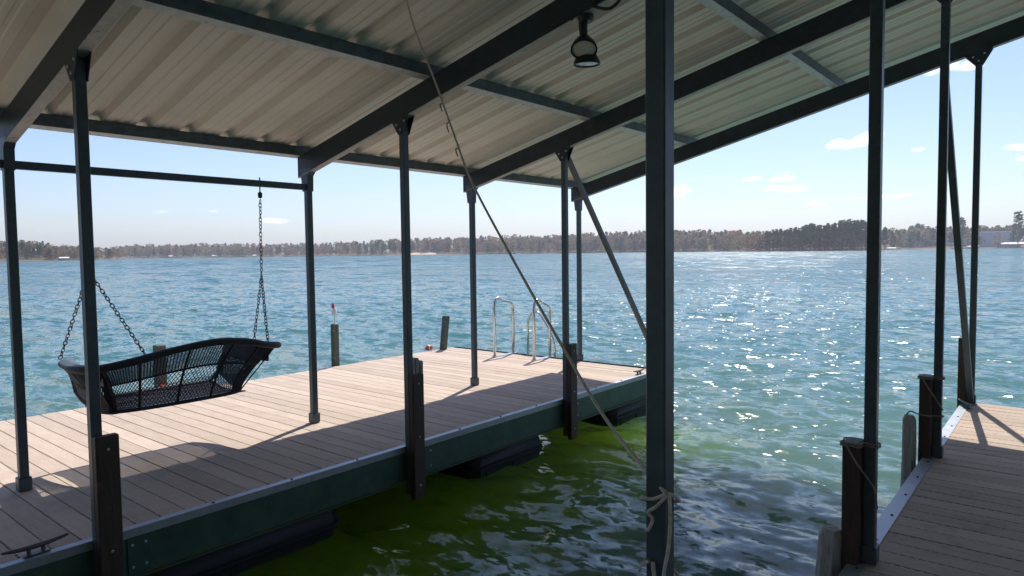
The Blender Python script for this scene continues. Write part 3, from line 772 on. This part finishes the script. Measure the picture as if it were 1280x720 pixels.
pa, pb = panel_mesh('roof_panel', 6.17, RIDGE), panel_mesh('roof_panel', RIDGE, -6.75)
x = 1.747-PITCH*3*6+.0
x_ = 1.747
while x_-PITCH > XR0-.3: x_ -= PITCH*3
while x_+PITCH*3 < XR1+.42:
    for me in (pa, pb): part('roof_panel', me, SHL, (x_, 0, 0))
    x_ += PITCH*3
ROOF_END = x_-.055
# diagonal braces on the last bay
for (y, xa, za, lab) in ((YS-.0, 6.44, 2.72, None), (YR-.04, 6.44, 3.0, None)):
    if y > 3: MB().beam((6.42, y, 2.80), (8.76, y, -.02), .05, .05, up=(0, 1, 0)).build('brace', M['post'], SHL)
    else: MB().beam((6.42, YR, 2.98), (8.76, YR, .03), .055, .055, up=(0, 1, 0)).build('brace', M['post'], SHL)
# swing beam between the eave posts
mb = MB(); pts = [(XX, YE, 2.372+.004*math.sin(XX*7)) for XX in np.arange(FX[1]+.03, FX[3]-.029, .12)]+[(FX[3]-.03, YE, 2.37)]
mb.beam((FX[1]+.03, YE, 2.372), (FX[3]-.03, YE, 2.372), .05, .058); mb.build('swing_beam', M['post'], SHL)
# brown fender boards outside the slip posts
def fender_board(x, yin, out, z0, z1, w=.065, t_=.058):
    ys = sorted((yin, yin+out*t_))
    f = MB().bbox(x-w, x+w, ys[0], ys[1], z0, z1, .006).build('fender_board', M['fender'], SHL)
    if out < 0:
        for z in (z0+.12, (z0+z1)/2, z1-.08):
            MB().lathe([(.009, 0), (.009, .004), (.005, .007)], (x-.0, ys[0], z), (0, -1, 0), 8).build('bolt', M['boltl'], f)
    return f
for i, x in enumerate(FX):
    fender_board(x+.035, YS-.0312, -1, -.455 if i != 2 else -.75, .645)
    if i != 2: fender_board(x+(.02 if i == 3 else 0)-.035, YR+.034, 1, -.455, .665 if i < 5 else .72, w=.065, t_=.085)

# ------------------------------------------------------------------ weathered bumpers
def bumper(x, y, z0, z1, r, lean, label, jag=0.):
    mb = MB(); n = 14; V = []; F = []; L = 9
    for l in range(L+1):
        k = l/L; z = z0+(z1-z0)*(k if l < L-1 else (.965 if l == L-1 else 1)); rr = r*(1.0-.18*k) if l < L-1 else r*(.80 if l == L-1 else .55)
        for i in range(n):
            a = 2*math.pi*i/n; e = 1+.10*math.sin(i*2.4+1)+.05*math.sin(l*1.3+i)
            V.append((x+lean[0]*k+rr*e*math.cos(a), y+lean[1]*k+rr*e*math.sin(a), z+(jag*math.sin(i*2.1) if l == 0 else 0)))
    F = [tuple(range(n-1, -1, -1)), tuple(range(L*n, L*n+n))]
    for l in range(L):
        for i in range(n):
            j = (i+1) % n; F.append((l*n+i, l*n+j, l*n+n+j, l*n+n+i))
    mb.add(V, F); o = link('dock_bumper', mb.mesh('dock_bumper', M['grey_wood'], True)); tag(o, label, 'bumper'); return o
bumper(3.90, 1.045, -.75, .17, .075, (.02, -.065), 'weathered grey bumper leaning outside the nearer right dock post')
bumper(6.24, .99, -.70, .345, .056, (.0, .0), 'weathered grey upright bumper on the second right dock post')
mb = MB(); 
for k, (dx_, z0_, z1_) in enumerate(((.0, .46, .76), (.050, .43, .765), (.100, .50, .735))):
    mb.bbox(4.045+dx_, 4.045+dx_+.046, 4.50, 4.60+.012*k, z0_, z1_, .008)
tag(mb.build('dock_bumper', M['grey_wood']), 'weathered grey wooden block fixed behind the middle slip post', 'bumper')

# ------------------------------------------------------------------ ropes
def catm(P, n=8):
    P = [Vector(p) for p in P]; out = []
    for i in range(len(P)-1):
        p0 = P[i-1] if i else P[i]; p1 = P[i]; p2 = P[i+1]; p3 = P[i+2] if i+2 < len(P) else P[i+1]
        for k in range(n):
            t_ = k/n; out.append(.5*((2*p1)+(p2-p0)*t_+(2*p0-5*p1+4*p2-p3)*t_*t_+(3*p1-p0-3*p2+p3)*t_**3))
    out.append(P[-1]); return out
C0 = Vector((0, 0, CAM_H))
def ray(x, y): return CF + CR*((x-640)/850) - CU*((y-360)/850)
px_, py_ = 1.585, .815
# main line: from a purlin down to the near post, sagging in one vertical plane
# top on the roof purlin near Y=2.9
dT = ray(505, -14); zr = lambda y: zb(y)+RD+.0
tt = (zb(0)+RD-CAM_H)/(dT.z+SL*dT.y); TOP = C0+dT*tt
KN = Vector((px_-.035, py_-.034, 1.085))
nrm = (KN-TOP).cross(Vector((0, 0, 1))).normalized()
pts = [TOP]
for (a, b_) in ((518, 35), (545, 105), (570, 175), (590, 228), (640, 322), (700, 428), (760, 528)):
    d = ray(a, b_); pts.append(C0+d*((TOP-C0).dot(nrm)/d.dot(nrm)))
pts.append(KN)
RP = thing('rope', tuple(TOP), 'long tan rope running from the roof down to the big front post', 'rope')
rmb = MB(); cp = catm(pts, 6); rmb.tube(cp, .0052, 7); rmb.build('line', M['rope'], RP, smooth='all')
# a few frayed tags
for k, L in ((14, .03), (16, .04), (19, .03)):
    p = cp[k]; fr = MB(); fr.tube([p, p+Vector((-.012, .008, -.006)), p+Vector((-.018, .0, -.008-L*.5)), p+Vector((-.006, .0, -.012-L))], .0035, 5); fr.build('frayed_end', M['rope_g'], RP)

q = .036
def wrap(z, dz=0, r=.0048, turns=1):
    P = []
    for k in range(int(8*turns)+1):
        c = [(-q, -q), (0, -q-.002), (q, -q), (q+.002, 0), (q, q), (0, q+.002), (-q, q), (-q-.002, 0)][k % 8]
        P.append((px_+c[0], py_+c[1], z+dz*k/8.))
    return P
kn = MB()
kn.tube(catm([(px_-q, py_-q, 1.085), (px_-.01, py_-q-.006, 1.075), (px_+q, py_-q, 1.045), (px_+q+.003, py_, 1.04), (px_+q, py_+q, 1.045), (px_, py_+q+.003, 1.05), (px_-q, py_+q, 1.06), (px_-q-.004, py_, 1.065), (px_-q, py_-q, 1.085)], 4), .0048, 7)
# loose fall down the front to the lower knot, and side loops
kn.tube(catm([(px_-q+.008, py_-q-.004, 1.085), (px_-.030, py_-q-.008, 1.02), (px_-.036, py_-q-.006, .95), (px_-.046, py_-q+.002, .88), (px_-.044, py_-q, .83), (px_-.02, py_-q-.006, .80), (px_+.0, py_-q-.008, .795)], 6), .0048, 7)
kn.tube(catm([(px_-q+.005, py_-q-.004, 1.085), (px_-q-.006, py_-.012, 1.05), (px_-q-.010, py_+.01, 1.03), (px_-q-.004, py_+.0, 1.01), (px_-q-.01, py_+.012, .98)], 6), .0045, 7)
kn.build('upper_hitch', M['rope'], RP, smooth='all')
k2 = MB()
k2.tube(catm([(px_-q-.004, py_+.0, .90), (px_-q-.006, py_-.01, .85), (px_-q, py_-q-.002, .815), (px_-.012, py_-q-.008, .802), (px_+.012, py_-q-.009, .80), (px_+.030, py_-q-.006, .775), (px_+.026, py_-q-.006, .760), (px_+.008, py_-q-.010, .772), (px_-.006, py_-q-.014, .795), (px_-.022, py_-q-.010, .808)], 6), .0055, 7)
k2.tube(catm([(px_+.0, py_-q-.008, .80), (px_+.024, py_-q-.005, .812), (px_+q, py_-q, .84), (px_+q+.004, py_-.006, .87), (px_+q+.003, py_+.01, .92), (px_+q+.002, py_+.03, .90), (px_, py_+q+.004, .88), (px_-q, py_+q, .88), (px_-q-.005, py_+.01, .90)], 6), .0048, 7)
k2.build('lower_hitch', M['rope'], RP, smooth='all')
# loops on the fender boards of the right dock
def loop_rope(x, z, label, tail):
    """turns round the post and its fender board, then a hanging tail"""
    mb = MB(); a, b_ = x-.103, x+.040; y0, y1, y2 = YR-.037, YR+.036, YR+.126; a2 = x-.038
    for dz in (0, -.013):
        P = [(a2, y0, z+dz), (a2-.003, y1-.01, z+dz+.004), (a, y1-.004, z+dz+.006), (a-.003, (y1+y2)/2, z+dz+.008), (a, y2, z+dz+.006), ((a+b_)/2, y2+.002, z+dz), (b_-.01, y2, z+dz), (b_, (y0+y1)/2, z+dz-.004), (b_-.003, y0, z+dz-.006), (x, y0-.003, z+dz-.006), (a2, y0, z+dz)]
        mb.tube(catm(P, 4), .0052, 6)
    o = mb.build('rope', M['rope_g'], None, smooth='all'); tag(o, label, 'rope')
    P = [(a-.005, YR+.10, z), (a-.004, YR+.07, z-.05), (a-.000, YR+.036, z-.11), (a2-.004, YR-.0, z-.19), (a2-.006, YR-.03, z-.24), (a2+.0, YR-.042, z-tail)]
    MB().tube(catm(P, 5), .0052, 6).build('tail', M['rope_g'], o, smooth='all'); return o
loop_rope(FX[3]+.02, .655, 'grey rope looped round the nearer right dock post with a hanging tail', .34)
loop_rope(FX[4], .655, 'short grey rope looped round the top of the second right dock post', .26)
x6 = FX[4]
mb = MB(); mb.tube(catm([(6.24, 1.03, .31), (6.22, .985, .38), (6.235, .95, .37), (x6-.107, .93, .355), (x6-.107, .86, .35), (x6-.09, .842, .35), (x6-.04, .80, .345), (x6-.037, .775, .34), (x6+.03, .775, .335), (x6+.034, .80, .335)], 6), .0055, 6)
tag(mb.build('rope', M['rope_g'], None, smooth='all'), 'grey rope tying the upright bumper to the second right dock post', 'rope')

# ------------------------------------------------------------------ cleats
def cleat(x, y, label, z=.0045, m=None, L=.14, ang=0., s=1.0):
    o = thing('dock_cleat', (x, y, z), label, 'cleat')
    mb = MB(); pts = [(-L*s, .0, .060*s), (-L*.8*s, 0, .055*s), (-L*.4*s, 0, .048*s), (0, 0, .046*s), (L*.4*s, 0, .048*s), (L*.8*s, 0, .055*s), (L*s, 0, .060*s)]
    mb.tube(pts, [.007*s, .010*s, .013*s, .015*s, .013*s, .010*s, .007*s], 10)
    h_ = link('horn', mb.mesh('horn', m or M['cleat'], True)); h_.parent = o
    mb = MB()
    for sx_ in (-.036, .036): mb.lathe([(.020*s, 0), (.012*s, .010*s), (.011*s, .044*s)], (sx_*s, 0, 0), n=10)
    mb.bbox(-.065*s, .065*s, -.024*s, .024*s, -.0, .008*s, .003)
    h_ = link('base', mb.mesh('base', m or M['cleat'], True)); h_.parent = o
    o.rotation_euler.z = ang
cleat(1.20, 4.555, 'grey horn cleat on the near edge of the swing dock', ang=.05, L=.165, s=1.0)
cleat(8.25, 4.56, 'small dark cleat on the far slip corner of the swing dock')
cleat(8.52, .83, 'small green grey cleat at the far end of the right dock edge', m=M['fascia'], ang=.6)

# ------------------------------------------------------------------ ladder
LDR = thing('dock_ladder', (8.6, 6.85, 0), 'stainless swim ladder with two bent handrails at the dock end', 'ladder')
def hoop(y, xa, xb, ht, hl):
    P = [(xa, y, .01), (xa, y, ht-.17), (xa+.012, y, ht-.08), (xa+.06, y, ht-.02), (xa+.13, y, ht-.01), (xa+.20, y, ht-.05), (xb-.06, y, hl+.05), (xb-.01, y, hl-.02), (xb, y, hl-.10), (xb, y, .01)]
    cpts = [Vector(P[0])]+catm(P[1:9], 5)+[Vector(P[-1])]
    hr = MB().tube(cpts, .024, 10).build('handrail', M['steel'], LDR, smooth='all')
    for xx in (xa, xb): MB().lathe([(.035, .0), (.035, .008), (.022, .03)], (xx, y, .004), n=12).build('flange', M['steel'], hr)
    MB().bbox(xa-.03, xb+.06, y-.045, y+.045, .003, .012, .002).build('mounting_strip', M['steel'], hr)
hoop(7.24, 8.32, 8.80, .965, .82); hoop(6.49, 8.40, 8.82, .96, .80)
P = [(9.05, 7.12, -.02), (9.05, 7.12, .50), (9.06, 7.09, .63), (9.06, 6.98, .69), (9.06, 6.86, .65), (9.05, 6.62, .32), (9.05, 6.56, .15), (9.05, 6.54, -.9)]
MB().tube([Vector(P[0])]+catm(P[1:7], 5)+[Vector(P[7])], .020, 10).build('side_rail', M['steel'], LDR, smooth='all')
MB().tube([(9.05, 7.12, -.02), (9.05, 7.12, -.9)], .020, 10).build('side_rail', M['steel'], LDR, smooth='all')
for z in (-.15, -.42, -.7): MB().beam((9.05, 6.54, z), (9.05, 7.12, z), .06, .02).build('rung', M['steel'], LDR)
for y in (6.54, 7.12): MB().beam((8.874, y, -.15), (9.05, y, -.15), .03, .02).build('bracket', M['steel'], LDR)

# ------------------------------------------------------------------ pilings and small things on the outer edge
def piling(x, y, zt, w, label, lean=(0, 0)):
    o = thing('piling', (x, y, WZ), label, 'piling')
    z0 = -3.0; V = []; 
    mb = MB(); lv = [z0, -.6, .0, zt-.012, zt]
    for k, z in enumerate(lv):
        e = w if k < 4 else w-.01; cx, cy = x+lean[0]*(z/zt), y+lean[1]*(z/zt)
        V += [(cx-e, cy-e, z), (cx+e, cy-e, z), (cx+e, cy+e, z), (cx-e, cy+e, z)]
    F = [(3, 2, 1, 0), (16, 17, 18, 19)]
    for l in range(4):
        for i in range(4): j = (i+1) % 4; F.append((l*4+i, l*4+j, l*4+4+j, l*4+4+i))
    mb.add(V, F).build('timber', M['piling'], o)
    for z in (zt-.1, .12): MB().lathe([(.010, 0), (.006, .008)], (x+lean[0]*z/zt-w, y+lean[1]*z/zt-.03, z), (-1, 0, 0), 8).build('bolt', M['boltl'], o)
    return o
piling(6.27, 8.70, .64, .043, 'upright green piling topped by the small white lamp')
piling(8.45, 8.56, .60, .046, 'green piling leaning slightly at the far dock corner', (.035, -.05))
piling(3.68, 8.71, .61, .055, 'dark piling standing behind the wicker swing')
lp = thing('post_lamp', (6.27, 8.70, .64), 'small red and white solar lamp on a stem above the piling', 'lamp')
MB().tube([(6.27, 8.70, .64), (6.27, 8.70, .80)], .006, 6).build('stem', M['steel'], lp)
MB().lathe([(.035, .0), (.038, .02), (.030, .09), (.012, .12)], (6.275, 8.70, .77), n=12).build('shade', M['white'], lp, smooth=True)
MB().lathe([(.010, .0), (.026, .02), (.020, .06), (.006, .085)], (6.258, 8.71, .875), n=10).build('finial', M['red'], lp, smooth=True)
bf = thing('mooring_buoy', (8.20, 8.72, .06), 'small red buoy lying on the back edge of the swing dock', 'buoy')
MB().lathe([(.015, -.065), (.04, -.045), (.048, 0), (.04, .045), (.015, .065)], (8.20, 8.66, .051), (1, -.6, .1), 14).build('body', M['red'], bf, smooth='all')
MB().lathe([(.049, -.010), (.051, 0), (.049, .010)], (8.20, 8.66, .051), (1, -.6, .1), 14).build('band', M['white'], bf, smooth=True)
mb = MB().lathe([(.03, -.07), (.055, -.05), (.06, .05), (.03, .08)], (3.66, 8.60, .07), (0.2, 1, 0), 14)
tag(mb.build('mooring_buoy', M['red'], None, smooth=True), 'orange red float at the foot of the piling behind the swing', 'buoy')
# back edge spacer strip
# ------------------------------------------------------------------ flood light
FL = thing('flood_light', (3.98, 2.60, zb(2.6)), 'twin headed black flood light hanging under the middle rafter', 'flood light')
zL = zb(2.6)
MB().lathe([(.055, .0), (.058, -.02), (.045, -.045)], (3.98, 2.60, zL), n=16).build('junction_box', M['lamp_black'], FL, smooth=True)
def lamp_head(c, ax, r, lens, lab):
    ax = Vector(ax).normalized(); c = Vector(c)
    h_ = MB().lathe([(r*.30, -.10), (r*.55, -.085), (r*.9, -.035), (r*1.05, .0), (r*1.05, .012), (r*.94, .012), (r*.93, .002)], c, ax, 24).build('lamp_head', M['lamp_black'], FL, smooth=True)
    MB().lathe([(r*.93, .003), (r*.6, .008), (r*.05, .010)], c, ax, 24).build('lens', lens, h_, smooth=True)
hdir = Vector((-3.9, -2.55, 0)).normalized()
def on_plane(x, y, X): d = ray(x, y); return C0+d*(X/d.x)
lamp_head(on_plane(730, 61, 3.93), hdir*math.cos(R(60))+Vector((0, 0, -math.sin(R(60)))), .086, M['lens'], '')
lamp_head(on_plane(733.5, 79, 4.03), -hdir*.04+Vector((0, 0, -1)), .088, M['reflector'], '')
MB().tube([on_plane(729, 20, 3.98), on_plane(729, 35, 3.97), on_plane(730, 52, 3.99)], [.034, .030, .028], 12).build('neck', M['lamp_black'], FL, smooth=True)
# cable and bracket hook by the lamp
mb = MB(); mb.tube(catm([(3.93, 2.50, zL+.02), (3.93, 2.38, zL-.02), (3.95, 2.30, zL+.05), (3.94, 2.32, zL+.16)], 6), .011, 6)
mb.build('cable', M['bolt'], FL, smooth='all'); mb = MB(); mb.tube(catm([(3.93, 2.55, zL+.01), (3.92, 2.44, zL+.09), (3.93, 2.34, zL+.12)], 6), .008, 6)
mb.build('cable', M['bolt'], FL, smooth='all'); mb = MB(); mb.tube(catm([(3.94, 2.68, zL-.02), (3.94, 2.78, zL-.015), (3.94, 2.86, zL-.035)], 6), .007, 6)
mb.build('cable', M['bolt'], FL, smooth='all')

# ------------------------------------------------------------------ swing
SW = thing('porch_swing', (2.7, YE, .5), 'dark wicker porch swing hanging on chains over the left dock', 'swing')
RIM = catm([(1.93, 6.33, .86), (1.84, 6.15, .865), (1.80, 5.90, .865), (1.80, 5.68, .87), (1.88, 5.53, .875), (2.10, 5.48, .905), (2.40, 5.46, .955), (2.75, 5.45, .99), (3.02, 5.46, .965), (3.22, 5.49, .915), (3.38, 5.56, .885), (3.46, 5.72, .87), (3.45, 5.95, .865), (3.42, 6.15, .865), (3.34, 6.33, .86)], 8)
BAS = catm([(1.98, 6.27, .60), (1.97, 6.10, .555), (1.98, 5.92, .52), (2.0, 5.80, .50), (2.05, 5.72, .50), (2.18, 5.69, .495), (2.42, 5.685, .49), (2.66, 5.68, .49), (2.88, 5.685, .49), (3.03, 5.69, .495), (3.10, 5.73, .50), (3.13, 5.82, .50), (3.15, 5.95, .52), (3.17, 6.10, .555), (3.18, 6.27, .60)], 8)
NS = len(RIM)-1
def SP(s, v):
    f = max(0, min(NS-1e-6, s*NS)); i = int(f); k = f-i
    r = RIM[i].lerp(RIM[i+1], k); b_ = BAS[i].lerp(BAS[i+1], k)
    # walls stay steep low down and flare near the rim
    hz_ = v**1.7*.75+v*.25
    return Vector((b_.x+(r.x-b_.x)*hz_, b_.y+(r.y-b_.y)*(.55*hz_+.45*v), b_.z+(r.z-b_.z)*v))
SWM = thing
rim = MB().tube(RIM, [.016+.014*min(1, max(0, min(i/NS, 1-i/NS)-.12)/.12) for i in range(NS+1)], 10).build('rim', M['wicker'], SW, smooth='all')
MB().tube([SP(i/90, 0) for i in range(91)], .016, 8).build('base_rail', M['wicker'], SW, smooth='all')
MB().tube([SP(i/90, .60) for i in range(91)], .0075, 6).build('mid_rail', M['wicker'], SW, smooth='all')
# woven armrests sloping inward from the rim
for s0, s1 in ((0.0, .27), (.73, 1.0)):
    V = []; F = []; n_ = 16; cen = Vector((2.62, 5.95, 0))
    for j in range(n_+1):
        p = SP(s0+(s1-s0)*j/n_, 1); inn = (cen-p); inn.z = 0; inn.x = abs(inn.x)*(1 if inn.x > 0 else -1); inn.y *= .25; inn.normalize()
        for k, (o_, z_) in enumerate(((0, .012), (.05, .030), (.10, .012), (.14, -.05), (.15, -.13))): V.append(p+inn*o_*math.sin(math.pi*(.12+.76*j/n_))**.5+Vector((0, 0, z_)))
        if j:
            for k in range(4): a_ = (j-1)*5+k; F.append((a_, a_+1, a_+6, a_+5))
    k = len(V); V += [v-Vector((0, 0, .008)) for v in V]; F += [tuple(q_+k for q_ in reversed(f)) for f in list(F)]
    MB().add(V, F).build('armrest', M['weave_pad'], SW, smooth='all')
# diamond lattice (lower wall)
lat = MB(); nd = 122
for sgn in (1, -1):
    for k in range(-14, nd+14):
        P = []
        for j in range(9):
            v = j/8*.60; s = (k+sgn*v*11)/nd
            if 0 <= s <= 1: P.append(SP(s, v))
        if len(P) > 1: lat.tube(P, .0029, 4, cap=False)
o = lat.build('lattice', M['wicker'], SW); tag(o, kind='stuff')
# close weave (upper wall)
wv_ = MB(); 
for k in range(0, 171): wv_.tube([SP(k/170, .60+.40*j/4) for j in range(5)], .0042, 4, cap=False)
for k in range(17): wv_.tube([SP(i/110, .62+.0225*k) for i in range(111)], .0046, 4, cap=False)
o = wv_.build('close_weave', M['wicker'], SW); tag(o, kind='stuff')
# lower close weave next to the seat
wv_ = MB()
for k in range(15): wv_.tube([SP(i/110, .03+.026*k) for i in range(111)], .0030, 4, cap=False)
o = wv_.build('skirt_weave', M['wicker'], SW); tag(o, kind='stuff')
for s in (.03, .16, .30, .375, .46, .545, .625, .70, .84, .97):
    MB().tube([SP(s, j/10) for j in range(11)], .010, 6).build('rib', M['wicker'], SW, smooth='all')
for s0, s1 in ((.635, .672), (.27, .30)):
    V = []; F = []
    for j in range(9):
        for s in (s0, s1): V.append(SP(s, j/8))
        if j: F.append((2*j-2, 2*j-1, 2*j+1, 2*j))
    k = len(V); V += [v+Vector((0, .006, 0)) for v in V]; F += [tuple(q_+k for q_ in reversed(f)) for f in list(F)]
    MB().add(V, F).build('band', M['wicker'], SW)
# seat
st = MB()
for k in range(56):
    xx = 2.05+1.08*k/55; st.tube([(xx, 5.69, .492), (xx, 5.85, .470), (xx, 6.1, .475), (xx, 6.27, .51), (xx, 6.285, .46)], .005, 4, cap=False)
for k in range(30):
    yy = 5.69+.59*k/29; zz = .492-.022*min(1, (yy-5.69)/.16) if yy < 5.85 else .470+(.04 if yy > 6.1 else .0)*((yy-6.1)/.17)+.001; st.tube([(2.04, yy, zz), (2.6, yy, zz), (3.13, yy, zz)], .0075, 4, cap=False)
o = st.build('seat', M['wicker_green'], SW); tag(o, kind='stuff')
MB().tube([SP(0, 0)]+[Vector((2.09+1.0*i/10, 6.285, .515)) for i in range(11)]+[SP(1, 0)], .017, 8).build('front_rail', M['wicker'], SW, smooth='all')
for s in (0, 1): MB().tube([SP(s, j/8) for j in range(9)], .018, 8).build('arm_front', M['wicker'], SW, smooth='all')
# chains
def chain(a, b_, m=M['chain'], sag=0., name='chain'):
    a, b_ = Vector(a), Vector(b_); L = (b_-a).length; n = max(2, int(L/.0335)); mb = MB()
    d = (b_-a).normalized(); u0 = d.cross(Vector((0, 1, .01))).normalized(); w0 = d.cross(u0)
    for i in range(n):
        c = a.lerp(b_, (i+.5)/n); u = u0 if i % 2 else w0; rot = .3*math.sin(i*1.7); u = (u*math.cos(rot)+d.cross(u)*math.sin(rot))
        P = []
        for k in range(10):
            an = 2*math.pi*k/10; P.append(c+d*(math.cos(an)*.0235)*(1 if abs(math.cos(an)) > .4 else 1)+u*(math.sin(an)*.0125))
        mb.tube(P, .0038, 4, closed=True)
    return mb.build(name, m, SW)
hooks = []
for (ax_, zs, near, far) in ((3.445, 1.505, (3.26, 5.51, .93), (3.435, 6.05, .89)), (1.99, 1.59, (2.22, 5.50, .945), (1.88, 6.28, .885))):
    ap = (ax_, YE, zs); tp = (ax_+.012, YE, 2.22)
    if ax_ > 3:
        chain(tp, (ax_+.006, YE, 1.95)); chain((ax_+.006, YE, 1.95), (ax_+.004, YE, 1.70), M['chain_red']); chain((ax_+.004, YE, 1.70), ap)
    else: chain(tp, ap)
    chain(ap, near); chain(ap, far)
    hk = MB(); hk.tube([(ax_+.012, YE, 2.43), (ax_+.012, YE, 2.24)], .006, 8); hk.lathe([(.008, -.03), (.020, -.02), (.020, .02), (.008, .03)], (ax_+.012, YE, 2.265), n=10)
    hk.build('hanger_bolt', M['bolt'], SW, smooth=True)
MB().tube([(3.40, 5.62, .87), (3.10, 5.72, .50)], .006, 6).build('support_rod', M['chain'], SW)
MB().tube([(1.84, 5.62, .86), (2.06, 5.72, .50)], .006, 6).build('support_rod', M['chain'], SW)
